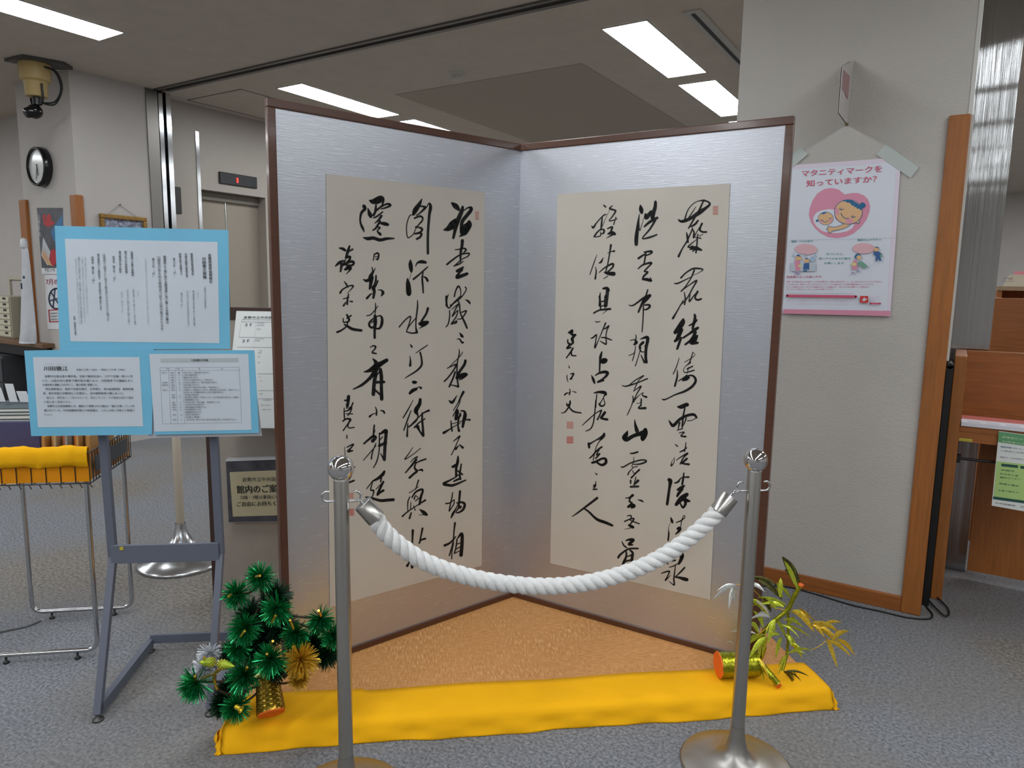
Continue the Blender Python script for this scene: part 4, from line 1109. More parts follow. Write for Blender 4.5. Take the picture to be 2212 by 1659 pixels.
# ================================================================== easel with the information sheets
EA = on_z(212, 1556, 0); EB = on_z(455, 1543, 0); e1 = (EB-EA).normalized(); e2 = Vector((-e1.y, e1.x, 0)); EW = (EB-EA).length
ED = (on_z(312, 1405, 0)-EA).dot(e2); LEAN = 0.175; ZC = at_depth(365, 1191, (EA+EB).dot(turn((0, 1, 0)))/2+0.175).z - 0.012
t = empty('sign_stand', (EA+EB)/2, 'blue-grey steel tube sign stand carrying the light blue information sheets', 'sign stand')
def bar(p, q, wd, th, name, side=e1):
    """flat bar p->q: wd across `side`, th thick"""
    p, q = Vector(p), Vector(q); d = (q-p).normalized(); s_ = (side-d*side.dot(d)).normalized(); n_ = d.cross(s_)
    return MB().obox(p-s_*wd/2-n_*th/2, s_*wd, n_*th, q-p).build(name, M_easel, t, 0.0015)
Z = Vector((0, 0, 1))
# kink height measured where the tube bends
uprights = []
for E_ in (EA, EB):
    foot = E_+Z*0.02; kink = E_+e2*LEAN+Z*ZC; rear = E_+e2*ED+Z*0.03; topp = E_+e2*(LEAN-0.03)+Z*1.40
    bar(foot, kink, 0.022, 0.022, 'lower_leg'); bar(kink-Z*0.005, topp, 0.025, 0.022, 'upright'); bar(E_+Z*0.032, rear+Z*0.0, 0.022, 0.034, 'base_bar')
    for q in (E_, E_+e2*(ED-0.01)):
        MB().lathe(q, [(0.0, 0.0), (0.017, 0.0), (0.017, 0.006), (0.006, 0.008), (0.006, 0.022)], 20).build('levelling_foot', M_darksteel, t)
bar(EA+e2*ED+Z*0.045, EB+e2*ED+Z*0.045, 0.012, 0.034, 'rear_bar', e2)
cb = bar(EA+e2*(LEAN-0.012)+Z*(ZC+0.012), EB+e2*(LEAN-0.012)+Z*(ZC+0.012), 0.012, 0.062, 'crossbar', e2)
q = EA+e2*(LEAN-0.0195)+e1*0.03+Z*(ZC+0.028); MB().obox(q, e1*0.012, Z*0.012, -e2*0.0008).build('tape', mat('yellow tape', 'b7a53a', 0.5), t)
SP = Plane(EA+e2*(LEAN-0.058), -e2)
sg = 'blue-bordered information sheets on the stand'
def sheet(quad, inner, lift, label):
    th = 0.0018
    c_ = SP.p(*quad[3], lift)
    s_ = empty('information_sheet', c_, label, 'sign', sg)
    MB().slab([SP.p(x, y, lift+th) for x, y in quad], SP.n, th).build('card', M_blue, s_)
    MB().slab([SP.p(x, y, lift+th+0.0005) for x, y in inner], SP.n, 0.0005).build('paper', M_sheet, s_)
    return s_, Print(SP, lift+th+0.0008)
# backing board joining the lower pair
o = tag(MB().slab([SP.p(x, y, 0.0022) for x, y in ((160, 500), (470, 510), (480, 765), (545, 765), (566, 941), (320, 946), (335, 775), (160, 745))], SP.n, 0.0022).build('backing_board', mat('clear board', 'b2b4ba', 0.3)), 'pale clear board behind the blue information sheets, showing along their lower edge', 'board')
sA, p = sheet([(120, 488), (494, 497), (498, 753), (131, 756)], [(142, 516), (471, 523), (475, 741), (154, 737)], 0.0030, 'upper large light blue-bordered sheet with vertical printed columns')
ZX = lambda x, y: (120+x/5.821, 480+y/5.821)
for txt, x0, y0, x1, y1, m, bo in (
    ('倉敷屏風祭協賛展示', 1945, 395, 1960, 765, M_ink2, 0.02), ('川田甕江屏風', 1872, 440, 1885, 710, M_ink2, 0.03), ('（倉敷市立中央図書館蔵）', 1885, 790, 1893, 1100, M_gray_print, 0),
    ('（右）', 1780, 445, 1785, 500, M_gray_light, 0), ('蘿蒼結倚雲浩隣清泉', 1718, 390, 1733, 665, M_ink2, 0.01), ('洗盡市朝麓山靈知吾骨', 1645, 390, 1660, 690, M_ink2, 0.01), ('雜俸且許占居舊主人', 1572, 388, 1590, 660, M_ink2, 0.01), ('甕江小史　（印）', 1497, 448, 1508, 675, M_ink2, 0.01),
    ('（訳文）', 1795, 855, 1797, 960, M_gray_light, 0), ('蘿と蒼は結びて雲に倚り浩として清泉に隣す', 1740, 855, 1752, 1305, M_gray_print, 0.01), ('洗い盡くす市朝の塵山靈吾が骨を知る', 1663, 855, 1678, 1300, M_gray_light, 0.01), ('甕江小史（印）', 1592, 885, 1597, 1085, M_gray_print, 0),
    ('蘿蒼結んで雲に倚り浩隣清泉に洗い盡くす市朝の麓山', 1380, 420, 1415, 1270, M_ink2, 0.01), ('山靈吾が骨を知る雜俸且つ許す占居の舊主人たるを', 1305, 420, 1350, 1355, M_gray_print, 0.01), ('甕江小史　（印）', 1238, 450, 1244, 690, M_ink2, 0.01),
    ('大意世俗を離れて清らかな泉のほとりに住み、静かに雲をながめて暮らす', 1140, 450, 1175, 1285, M_gray_light, 0), ('（左）', 1030, 430, 1033, 490, M_gray_light, 0),
    ('詔書歳々永華不連軸相', 968, 365, 980, 675, M_ink2, 0.01), ('圍汴水汀不待無與稽', 890, 362, 902, 640, M_ink2, 0.01), ('遷日東南已有小朝廷', 818, 362, 827, 635, M_ink2, 0.01), ('読宋史　甕江生　（印）', 740, 425, 752, 750, M_ink2, 0.01),
    ('（訳文）', 1045, 845, 1048, 950, M_gray_light, 0), ('詔書は歳々に永く華やかにして連なる軸相', 988, 840, 1010, 1285, M_gray_print, 0), ('汴水の汀に待たず與に稽うる無し', 915, 845, 935, 1285, M_gray_print, 0), ('読宋史　甕江生（印）', 840, 870, 852, 1150, M_gray_light, 0),
    ('詔書歳々永華やかに連なる軸を待たず汴水の汀に稽うる', 620, 395, 672, 1235, M_gray_print, 0.01), ('遷日東南已に小朝廷有り　宋史を読みて甕江生しるす', 548, 395, 582, 1105, M_ink2, 0.01), ('読宋史　甕江生　（印）', 475, 430, 490, 775, M_ink2, 0.01),
    ('屏風は倉敷の旧家に伝わり、のちに図書館へ寄贈されたものである', 383, 435, 415, 1155, M_gray_light, 0), ('川田甕江は備中玉島の人で江戸に出て学び藩に仕えた儒学者であった', 345, 435, 378, 1255, M_gray_light, 0), ('維新ののちは東京に移り、史料の編さんにたずさわり学士院会員となる', 305, 435, 340, 1270, M_gray_print, 0), ('書は晩年のもので、宋の故事を詠んだ漢詩が二首したためられている', 265, 455, 315, 1280, M_gray_light, 0), ('釈読　図書館古文書係', 248, 1180, 265, 1415, M_ink2, 0.01)):
    p.text(txt, *ZX(x0, y0), *ZX(x1, y1), m, bo, True)
p.build(sA)
sB, p = sheet([(55, 757), (334, 752), (330, 938), (70, 941)], [(74, 771), (303, 771), (311, 920), (85, 922)], 0.0052, 'lower left light blue-bordered sheet with horizontal text and a bold name heading')
ZB = lambda x, y: (50+x/7.9, 745+y/7.9)
for txt, x0, x1, y, hh, m, bo in (('川田甕江', 380, 790, 432, 75, M_ink2, 0.025), ('かわだ　おうこう', 400, 780, 330, 14, M_gray_print, 0), ('文政十三年（1830）～明治二十九年（1896）', 930, 1755, 432, 34, M_ink2, 0.01),
    ('倉敷市玉島出身の儒学者。玉島で鎌田玄渓に、江戸で佐藤一斎らに学', 395, 1890, 545, 36, M_ink2, 0.01), ('んだ。山田方谷の推挙で備中松山藩に仕え、戊辰戦争では藩論をまと', 345, 1890, 620, 36, M_ink2, 0.01), ('め藩存続の運動に力を尽くし、藩の存続に貢献した。', 360, 1300, 690, 36, M_ink2, 0.01),
    ('明治維新後は、東京で私塾を開き、文学博士、宮内省諸陵頭、貴族院議', 410, 1900, 762, 36, M_ink2, 0.01), ('員、東京帝国大学教授などを歴任し、宮中顧問官等の職にあった。', 365, 1740, 835, 36, M_ink2, 0.01), ('甕江は、漢学者として知られる一方、詩文にすぐれ、その書風は端正で重厚', 425, 1900, 908, 36, M_gray_print, 0.01), ('な書も高く評価された。', 380, 850, 980, 36, M_gray_print, 0.01),
    ('倉敷市立玉島図書館には、遺族より寄贈された遺品が「甕江文庫」として所', 440, 1920, 1052, 36, M_ink2, 0.01), ('蔵されている。中央図書館所蔵の六曲屏風は、これとは別に市民より寄贈さ', 385, 1920, 1125, 36, M_ink2, 0.01), ('れたもの。', 385, 530, 1198, 34, M_gray_print, 0)):
    p.text(txt, *ZB(x0, y), *ZB(x1, y), m, bo, False, hh/7.9)
p.build(sB)
sC, p = sheet([(327, 756), (551, 756), (561, 934), (336, 938)], [(325, 764), (538, 764), (545, 927), (336, 931)], 0.0074, 'lower right light blue-bordered sheet with a ruled chronology table')
ZC_ = lambda x, y: (310+x/7.9, 745+y/7.9)
p.poly([ZC_(310, 228), ZC_(1630, 218), ZC_(1635, 285), ZC_(315, 292)], mat('grey band', 'a9b3b8', 0.7)); p.text('川田甕江年譜', *ZC_(835, 272), *ZC_(1120, 270), M_ink2, 0.02, False, 4.6)
gl = mat('table rule', '8a93a0', 0.7)
for a, b in (((300, 380), (1645, 375)), ((300, 432), (1648, 424)), ((345, 1335), (1690, 1315)), ((300, 380), (345, 1335)), ((1645, 375), (1690, 1315)), ((445, 380), (485, 1330)), ((560, 380), (605, 1328)), ((680, 380), (720, 1326))): p.line([ZC_(*a), ZC_(*b)], 0.5, gl)
for s_, x in (('年号', 410), ('西暦', 590), ('事', 960), ('項', 1340)): p.text(s_, *ZC_(x, 412), *ZC_(x+(45 if len(s_) > 1 else 30), 411), M_gray_print, 0, False, 3)
rows = [('文政十三', '1830', '1', '玉島に生まれる。長尾の商家の次男である。', 1140), ('', '1836', '7', '七歳で漢籍を習う。', 960), ('', '1841', '12', '鎌田玄渓に学ぶ。', 960), ('', '1849', '20', '江戸へ出て古賀茶渓の門に入り、学問を修める。', 1210), ('安政四', '1857', '28', '山田方谷の推挙により、備中松山藩に仕官する。', 1280), ('慶応四', '1868', '39', '藩の存続に尽力する。', 980),
 ('', '1871', '42', '東京本所に私塾牛門社を開き、門弟を教える。', 1310), ('明治八', '1875', '46', '修史局に入り国史編さんにあたる。重野安繹と並び文名高く、論争もあった。', 1640), ('', '', '', '宮内省へ移り古事類苑の編さんに加わり監修を務める。', 1380), ('', '1881', '52', '宮内権大書記官。', 970), ('', '1884', '55', '東京帝国大学教授、文学博士となり、学士会院会員に選ばれた。諸陵頭。', 1640), ('', '', '', '貴族院議員となる。', 970),
 ('', '1886', '57', '斯文学会で講じ、東宮に進講し、東宮侍講をつとめた。', 1330), ('', '1888', '59', '文学博士の学位を受ける。', 1060), ('', '1890', '61', '貴族院議員に勅選される。', 1100), ('', '1893', '64', '宮中顧問官となる。', 1010), ('', '', '', '錦鶏間祗候を命ぜられる。', 1010), ('', '1894', '65', '病を得て職を辞す。', 985), ('', '', '', '玉島に帰省。', 990), ('', '1896', '67', '二月二日死去。享年六十七歳。東京谷中の墓地に葬られ、後に碑が建てられた。', 1600)]
for i, (a, b, c_, d, xe) in enumerate(rows):
    y = 478+i*42; sh = i*2.2
    if a: p.text(a, *ZC_(330+sh, y), *ZC_(425+sh, y-1), M_gray_print, 0.01, False, 3)
    if b: p.text(b, *ZC_(480+sh, y), *ZC_(538+sh, y-1), M_gray_print, 0.01, False, 2.8); p.text(c_, *ZC_(610+sh, y), *ZC_(640+sh, y-1), M_gray_print, 0, False, 2.6)
    p.text(d, *ZC_(700+sh, y), *ZC_(xe, y-4), M_gray_print, 0.01, False, 3.4)
p.build(sC)

# ================================================================== wire display cart with yellow cloth
FRp = on_z(209, 1420, 0); RRp = on_z(287, 1326, 0); RLp = on_z(72, 1338, 0)
c1 = (RRp-RLp).normalized(); CWd = (RRp-RLp).length; c2 = Vector((-c1.y, c1.x, 0)); CDp = (RRp-FRp).dot(c2); FRp = RRp-c2*CDp; FLp = FRp-c1*CWd; RLp = RRp-c1*CWd
BZ0, BZ1 = 0.665, 0.795
t = empty('display_cart', (FRp+RLp)/2, 'chrome tube display cart with a wire basket, behind the sign stand at the left edge', 'cart')
def uframe(a, b):
    R = 0.035; d = (b-a).normalized(); z0 = 0.032; P = [a+Z*BZ0]
    P.append(a+Z*(z0+R)); P += [a+d*(R-R*cos(x))+Z*(z0+R-R*sin(x)) for x in (0.4, 0.8, 1.2, pi/2)]
    P += [b-d*(R-R*sin(x))*1+Z*(z0+R-R*cos(x)) for x in (0.0, 0.4, 0.8, 1.2)]; P.append(b+Z*(z0+R)); P.append(b+Z*BZ0)
    MB().tube(P, 0.0085, 14).build('leg_frame', M_steel, t)
    for q in (a+d*0.07, b-d*0.07):
        MB().lathe(q, [(0.0, 0.0), (0.010, 0.0), (0.010, 0.006), (0.004, 0.009), (0.004, 0.026)], 16).build('glide_foot', M_black, t)
uframe(FLp, FRp); uframe(RLp, RRp)
# basket
ov = 0.022; b0 = FLp-c1*ov-c2*ov; BW = CWd+2*ov; BD = CDp+2*ov
def bp(u_, v_, z): return b0+c1*u_+c2*v_+Z*z
wm = M_darksteel; k = MB(); r1 = 0.0028
for z in (BZ0, BZ1-0.02):
    k.tube([bp(0, 0, z), bp(BW, 0, z), bp(BW, BD, z), bp(0, BD, z)], r1, 8, closed=True)
k.build('rim_wire', wm, t)
n = int(BW/0.043)
for i in range(n+1):
    u_ = BW*i/n
    MB().tube([bp(u_, -0.002, BZ1-0.02), bp(u_, -0.002, BZ0), bp(u_, BD, BZ0), bp(u_, BD+0.002, BZ1-0.02)], 0.0018, 6).build('wire', wm, t)
n = int(BD/0.022)
for i in range(1, n):
    v_ = BD*i/n
    MB().tube([bp(BW+0.002, v_, BZ1-0.02), bp(BW+0.002, v_, BZ0)], 0.0018, 6).build('side_wire', wm, t)
# little hooks of wire below the front
k = MB()
for i in range(14):
    u_ = BW*i/13; k.tube([bp(u_, -0.004, BZ0-0.003), bp(u_+0.012, -0.018, BZ0-0.010)], 0.002, 6)
k.build('wire_hook', wm, t)
pl = mat('dark plate', '43464b', 0.5)
MB().obox(bp(BW+0.006, 0.03, BZ0+0.035), c2*(BD*0.78), Z*0.055, c1*0.004).build('name_plate', pl, t)
# cloth lining folded over the front
o = empty('lining_cloth', bp(BW/2, 0, BZ0+0.005), 'yellow cloth lining the wire basket and folded over its front rim', 'cloth')
vs = []; fs = []; NU = 80; prf = [(0.012, BZ0+0.008), (0.010, BZ0+0.045), (0.008, BZ1-0.01), (0.0, BZ1+0.004), (-0.010, BZ1), (-0.017, BZ1-0.02), (-0.018, BZ1-0.045), (-0.012, BZ1-0.065), (-0.006, BZ1-0.068)]
for i in range(NU+1):
    u_ = BW*i/NU; wv = 0.0035*sin(i*0.21)+0.002*sin(i*0.47+1)+0.0008*sin(i*1.1)
    for j, (v_, z) in enumerate(prf): vs.append(bp(u_, v_-(wv if 3 < j < 8 else 0), z+wv*(0.8 if j in (3, 7, 8) else 0.0)))
KK = len(prf)
for i in range(NU):
    for j in range(KK-1): fs.append((i*KK+j, (i+1)*KK+j, (i+1)*KK+j+1, i*KK+j+1))
MB().add(vs, fs, 0, True).build('folded_hem', M_yellow, o)
vs = []; fs = []
for i in range(41):
    v_ = 0.012+(BD-0.02)*i/40; g_ = 0.005*sin(i*1.3); vs += [bp(BW-0.010+g_, v_, BZ0+0.006), bp(BW-0.006+g_*0.5, v_, BZ1-0.035)]
fs = [(2*i, 2*i+2, 2*i+3, 2*i+1) for i in range(40)]
MB().add(vs, fs, 0, True).build('side_lining', mat('orange striped lining', 'd2741a', 0.8, vscale=40, col2='c9b48a', stretch=(1, 1, 0.05)), o)
MB().obox(bp(0.01, 0.014, BZ0+0.004), c1*(BW-0.022), c2*(BD-0.02), Z*0.003).build('base_lining', M_orangecl, o)
MB().obox(bp(0.006, 0.0, BZ0+0.006), c1*(BW-0.008), c2*0.003, Z*0.075).build('front_lining', M_orangecl, o)
# brochures standing in the basket
random.seed(5)
bc = (('b9884e', 'tan'), ('c09257', 'light tan'), ('a67b44', 'brown'), ('c79a60', 'sand'), ('d07a28', 'orange'), ('c9763a', 'orange'), ('9b9a92', 'grey'), ('c0563e', 'red'), ('c79a60', 'sand'), ('b8a07a', 'pale tan'), ('b4844c', 'tan'), ('c79a60', 'sand'), ('b9884e', 'tan'), ('8f6a3c', 'brown'))
OR = ['rightmost', 'second', 'third', 'fourth', 'fifth', 'sixth', 'seventh', 'eighth', 'ninth', 'tenth', 'eleventh', 'twelfth', 'thirteenth', 'fourteenth']
fw_ = turn((0, 1, 0))
def u_at(px, v_, z):        # basket width coordinate whose picture column is px
    q = b0+c2*v_+Z*z; best = 0; lo, hi = -1.2, BW+0.2
    for _ in range(40):
        m_ = (lo+hi)/2; d = q+c1*m_-EYEP; x_ = CX+F_PX*d.dot(RT)/d.dot(FWD)
        if x_ < px: lo = m_
        else: hi = m_
    return lo
ul = u_at(108, 0.16, 0.8); nb = 14; stp = (BW-0.02-ul)/nb
for i in range(nb):
    u_ = BW-0.015-i*stp; m = mat('leaflet '+bc[i][0], bc[i][0], 0.5)
    o = MB().obox(bp(u_-stp*0.8, 0.05+0.02*(i % 3), BZ0+0.008), c1*stp*0.62, c2*0.22, Z*(0.150+0.006*(i % 4))+c1*0.004).build('leaflet', m)
    tag(o, '%s leaflet, %s%s of the leaflets filed in the wire basket' % (bc[i][1], OR[i], ' from the right' if i else ''), 'leaflet', 'leaflets filed in the wire basket')
# navy box and the stack of booklets on it
dn_ = (bp(ul-0.1, 0.12, 0)).dot(fw_); zt1 = at_depth(60, 911, dn_).z; U0 = ul-0.30; UL = 0.012
U0 = max(UL, ul-0.32)
o = tag(MB().obox(bp(U0, 0.11, BZ0+0.0075), c1*(ul-0.012-U0), c2*0.24, Z*(zt1-BZ0-0.0075)).build('box', mat('navy card', '46466a', 0.5), None, 0.002), 'navy card box standing in the basket under the white booklets', 'box')
zb = zt1+0.0006; bu = u_at(76, 0.14, zt1)
for i, (du, hh, cc) in enumerate(((0.0, 0.008, 'd7d6cf'), (0.006, 0.014, 'e2e0d8'), (0.012, 0.010, 'dddbd2'), (0.02, 0.012, 'e6e4dc'))):
    bk = empty('booklet', bp(bu-0.1, 0.18, zb), ('lowest', 'second lowest', 'third', 'topmost')[i]+' thin white booklet of the stack on the navy box', 'booklet', 'white booklets on the navy box')
    L_ = min(0.25, bu-U0-0.004)
    MB().obox(bp(bu-L_, 0.12+du, zb+0.0003), c1*(L_-0.002), c2*0.19, Z*(hh-0.0028)).build('pages', mat('page white '+cc, cc, 0.6), bk)
    MB().obox(bp(bu-L_-0.002, 0.118+du, zb+hh-0.0024), c1*(L_+0.002), c2*0.194, Z*0.0018).build('cover', mat('dark green cover', '2e3f44', 0.5), bk)
    zb += hh
for i, (px, py, wpx, hp, lb) in enumerate(((31, 889, 17, 40, 'left white card standing tilted behind the booklets'), (56, 885, 21, 24, 'right white card standing behind the booklets'), (6, 889, 14, 30, 'white card at the left edge behind the booklets'))):
    dd = (bp(bu-0.1, 0.27, 0)).dot(fw_)
    A_ = at_depth(px-wpx/2, py, dd); B_ = at_depth(px+wpx/2, py, dd); up_ = Z*(hp/F_PX*dd); up_ = up_ - c1*0.012
    A_.z = B_.z = zb+0.001; tag(MB().obox(A_, B_-A_, c2*0.004, up_).build('card', M_whitep), lb, 'card')

# ================================================================== pole stand behind the easel
pc = on_z(394, 1214, 0)
t = empty('pole_stand', pc, 'beige pole on a wide polished trumpet-shaped base, behind the sign stand', 'pole stand')
MB().lathe(pc, [(0.0, 0.0), (0.200, 0.0), (0.203, 0.008), (0.197, 0.016), (0.15, 0.035), (0.10, 0.066), (0.06, 0.105), (0.035, 0.145), (0.026, 0.18), (0.023, 0.20)], 56).build('base', mat('satin aluminium', 'c9cbce', 0.22, 1.0), t)
MB().lathe(pc, [(0.019, 0.19), (0.019, 1.18), (0.0, 1.18)], 24).build('pole', mat('beige pole', 'ab9f8e', 0.4), t)

# ================================================================== free-standing guide board with leaflet holder
GP = on_z(460, 1297, 0); gd = turn((1, 0.02, 0)).normalized(); gn = gd.cross(Z); gn = gn if gn.dot(EYEP-GP) > 0 else -gn
t = empty('guide_board', GP+gd*0.3, 'free-standing beige guide board with a dark brown frame, left of the folding screen', 'guide board')
br = mat('dark brown frame', '3f2b24', 0.45)
zt = 1.27; GWd = 0.62
MB().obox(GP-gd*0.0+gn*0.0, gd*0.034, -gn*0.03, Z*zt).build('post', br, t, 0.002)
MB().obox(GP+gd*(GWd-0.034), gd*0.034, -gn*0.03, Z*zt).build('post', br, t, 0.002)
MB().obox(GP+gd*0.034+Z*(zt-0.05), gd*(GWd-0.068), -gn*0.03, Z*0.05).build('top_rail', br, t, 0.002)
MB().obox(GP+gd*0.034+Z*0.0-gn*0.006, gd*(GWd-0.068), -gn*0.018, Z*(zt-0.05)).build('panel', mat('beige board', '9e958a', 0.6, var=0.03), t)
GPl = Plane(GP-gn*0.006, gn)
# leaning plan panel
f0 = GPl.p(513, 672, 0.004); fb_ = at_depth(478, 927, 2.80)
A_ = GPl.p(513, 672, 0.006); wv = gd*0.46; dn = Vector((0, 0, 1))
B_ = A_-gd*0.035+gn*0.085; B_.z = on_y(520, 927, B_.y).z if False else A_.z-0.47
t2 = empty('floor_plan_panel', A_, 'white tilted floor guide panel lettered 3F and 2F, leaning on the brown-framed board', 'sign')
pn = (B_-A_).cross(wv).normalized(); pn = pn if pn.dot(EYEP-A_) > 0 else -pn
MB().obox(A_, wv, B_-A_, pn*0.006).build('panel', mat('white plan sheet', 'dfe1df', 0.35, emit=0), t2)
LP = Plane(A_+pn*0.006, pn); LP.up = (A_-B_).normalized(); p = Print(LP, 0.0006)
XG = lambda x, y: (460+x/5.187, 640+y/5.187)
p.text('倉敷市立中央図書館', *XG(345, 248), *XG(760, 252), M_ink2, 0.02, False, 5)
for a, b in (((325, 262), (760, 266)), ((320, 287), (760, 292)), ((290, 458), (760, 464)), ((272, 568), (760, 576)), ((505, 868), (760, 868)), ((510, 1055), (760, 1058)), ((510, 1148), (760, 1150))): p.line([XG(*a), XG(*b)], 0.6, M_gray_print)
p.line([XG(325, 262), XG(290, 458)], 0.3, M_gray_light).line([XG(480, 290), XG(455, 570)], 0.3, M_gray_light)
p.text('３Ｆ', *XG(358, 335), *XG(440, 336), M_ink2, 0.02, False, 6); p.text('２Ｆ', *XG(330, 513), *XG(412, 514), M_ink2, 0.02, False, 6)
for s_, x0, x1, y in (('郷土資料室', 495, 580, 306), ('自然史博物館へ', 490, 590, 331), ('研修室', 488, 540, 374), ('参考資料室', 475, 570, 483), ('会議室', 468, 525, 504), ('一般図書', 515, 550, 616), ('児童図書', 500, 545, 640), ('雑誌', 505, 530, 683), ('受付', 500, 530, 748), ('返却', 515, 535, 910), ('新聞コーナー', 530, 568, 955), ('自習室', 520, 560, 1100), ('ご利用案内開館時間', 560, 650, 1168), ('貸出は二週間まで', 540, 650, 1225), ('閉館日のお知らせ', 555, 655, 1275)):
    p.text(s_, *XG(x0, y), *XG(x1, y), M_gray_print, 0, False, 2.4)
p.build(t2)
# leaflet holder
t3 = empty('leaflet_holder', GPl.p(545, 1120, 0.0), 'clear leaflet holder with a marbled card and cream notice on the guide board', 'leaflet holder')
MB().slab([GPl.p(x, y, 0.035) for x, y in ((495, 991), (660, 985), (660, 1120), (501, 1123))], gn, 0.033).build('holder', mat('clear acrylic', 'a7aaab', 0.1, spec=0.6), t3)
MB().slab([GPl.p(x, y, 0.036) for x, y in ((495, 992), (660, 986), (660, 1119), (501, 1122))], gn, 0.0008).build('marbled_card', M_stonep, t3)
MB().slab([GPl.p(x, y, 0.0368) for x, y in ((503, 1015), (650, 1009), (650, 1106), (510, 1110))], gn, 0.0006).build('notice', M_cream, t3)
MB().slab([GPl.p(x, y, 0.038) for x, y in ((495, 988), (660, 982), (660, 986), (495, 992))], gn, 0.036).build('lip', mat('bright acrylic edge', 'c6c8ca', 0.2), t3)
XH = lambda x, y: (470+x/9.213, 960+y/9.213)
p = Print(GPl, 0.0372)
p.text('倉敷市立中央図書館', *XH(560, 692), *XH(1400, 680), M_ink2, 0.0, False, 9); p.text('館内のご案内', *XH(455, 925), *XH(1390, 895), M_ink, 0.03, False, 17)
p.text('（2階・3階は裏面に印刷）', *XH(520, 1040), *XH(1400, 1020), M_ink2, 0.01, False, 8); p.text('ご自由にお持ちください', *XH(455, 1180), *XH(1540, 1155), M_ink, 0.02, False, 10)
p.build(t3)

# ================================================================== column: poster, tape, projecting sign, cables
CPl = Plane((0, 3.38, 0), (0, -1, 0))
t, p = hung('poster', [(1712, 357), (1946, 340), (1942, 400), (1923, 684), (1690, 677), (1700, 540)], CPl, 0.0015, mat('glossy poster paper', 'd5dae4', 0.45), 'white and pink maternity mark poster taped to the column', 'poster', 0.003)
PX1 = lambda x, y: (1690+x/7.373, 330+y/7.373)
PX2 = lambda x, y: (1680+x/7.9, 500+y/7.9)
pink = mat('poster pink', 'd68ea6', 0.5); plp = mat('poster pale pink', 'd9cfdd', 0.5); rose = mat('poster rose lettering', 'cc5573', 0.5); navy = mat('poster blue', '1f6490', 0.5); face = mat('poster skin', 'dcb285', 0.5); cheek = mat('poster cheek', 'd998a8', 0.5); whi = mat('poster white', 'd5dae4', 0.45)
p.poly([(1712, 357), (1946, 340), (1945, 350), (1712, 366)], plp).poly([(1946, 350), (1938, 350), (1922, 560), (1917, 676), (1923, 684), (1935, 520)], plp)
p.text('マタニティマークを', *PX1(310, 385), *PX1(1585, 310), rose, 0.025, False, 13.5); p.text('知っていますか？', *PX1(385, 545), *PX1(1500, 470), rose, 0.025, False, 14)
heart = [(745, 565), (660, 585), (560, 650), (480, 770), (435, 900), (425, 1000), (460, 1110), (520, 1200), (610, 1280), (730, 1345), (870, 1362), (1010, 1340), (1130, 1290), (1250, 1190), (1340, 1070), (1390, 940), (1400, 850), (1370, 750), (1300, 680), (1200, 642), (1100, 645), (1000, 665), (950, 630), (900, 590), (820, 568)]
p.poly([PX1(*q) for q in heart], pink)
belly = [(830, 905), (740, 900), (620, 920), (540, 960), (495, 1030), (500, 1100), (550, 1180), (640, 1250), (760, 1280), (900, 1280), (1040, 1250), (1120, 1200), (1150, 1140), (1080, 1130), (950, 1130), (850, 1060), (830, 980)]
p.poly([PX1(*q) for q in belly], whi)
p.disc(*PX1(557, 1085), 2.6, 2.9, navy).disc(*PX1(695, 1048), 17, 14.4, navy).disc(*PX1(695, 1048), 16, 13.4, face).disc(*PX1(625, 1100), 4.5, 2.6, cheek).disc(*PX1(770, 1080), 4.5, 3, cheek)
p.poly([PX1(*q) for q in ((620, 975), (660, 950), (720, 948), (690, 965), (665, 980), (640, 978))], navy)
p.line([PX1(*q) for q in ((645, 1075), (660, 1098), (690, 1108), (715, 1098), (732, 1075))], 1.0, navy).line([PX1(*q) for q in ((600, 1072), (618, 1080), (640, 1068))], 0.9, navy).line([PX1(*q) for q in ((745, 1045), (765, 1052), (785, 1038))], 0.9, navy)
arm = [(1000, 1125), (930, 1160), (850, 1185), (780, 1180), (740, 1168), (725, 1175), (735, 1195), (705, 1215), (730, 1235), (735, 1265), (765, 1285), (800, 1250), (880, 1235), (980, 1210), (1060, 1170), (1090, 1135)]
p.poly([PX1(*q) for q in arm], face); p.line([PX1(*q) for q in arm[:-1]], 1.1, navy).line([PX1(1060, 1172), PX1(1090, 1138)], 1.1, navy)
p.disc(*PX1(1205, 1100), 4.2, 4.2, navy).disc(*PX1(1203, 1098), 3.2, 3.2, face).disc(*PX1(1280, 840), 6.3, 6.3, navy, 0.6).disc(*PX1(1055, 945), 30.5, 27, navy).disc(*PX1(1055, 946), 29.3, 25.8, face)
p.poly([PX1(*q) for q in ((960, 775), (1040, 750), (1120, 765), (1200, 810), (1245, 850), (1275, 910), (1240, 915), (1225, 890), (1190, 895), (1180, 865), (1145, 870), (1140, 840), (1110, 845), (1090, 810), (1060, 795), (1030, 800), (1020, 780))], navy)
p.disc(*PX1(875, 940), 4.6, 8, cheek, -0.2).disc(*PX1(1070, 1090), 8.5, 6, cheek)
p.line([PX1(*q) for q in ((938, 965), (950, 1000), (985, 1035), (1020, 1050), (1060, 1045))], 1.5, navy)
for ex, ey in ((945, 905), (1135, 1025)):
    p.line([PX1(ex-35, ey-6), PX1(ex-5, ey+10), PX1(ex+35, ey-4)], 1.2, navy).line([PX1(ex-25, ey-28), PX1(ex-12, ey+8)], 0.8, navy).line([PX1(ex+2, ey-24), PX1(ex, ey+10)], 0.8, navy)
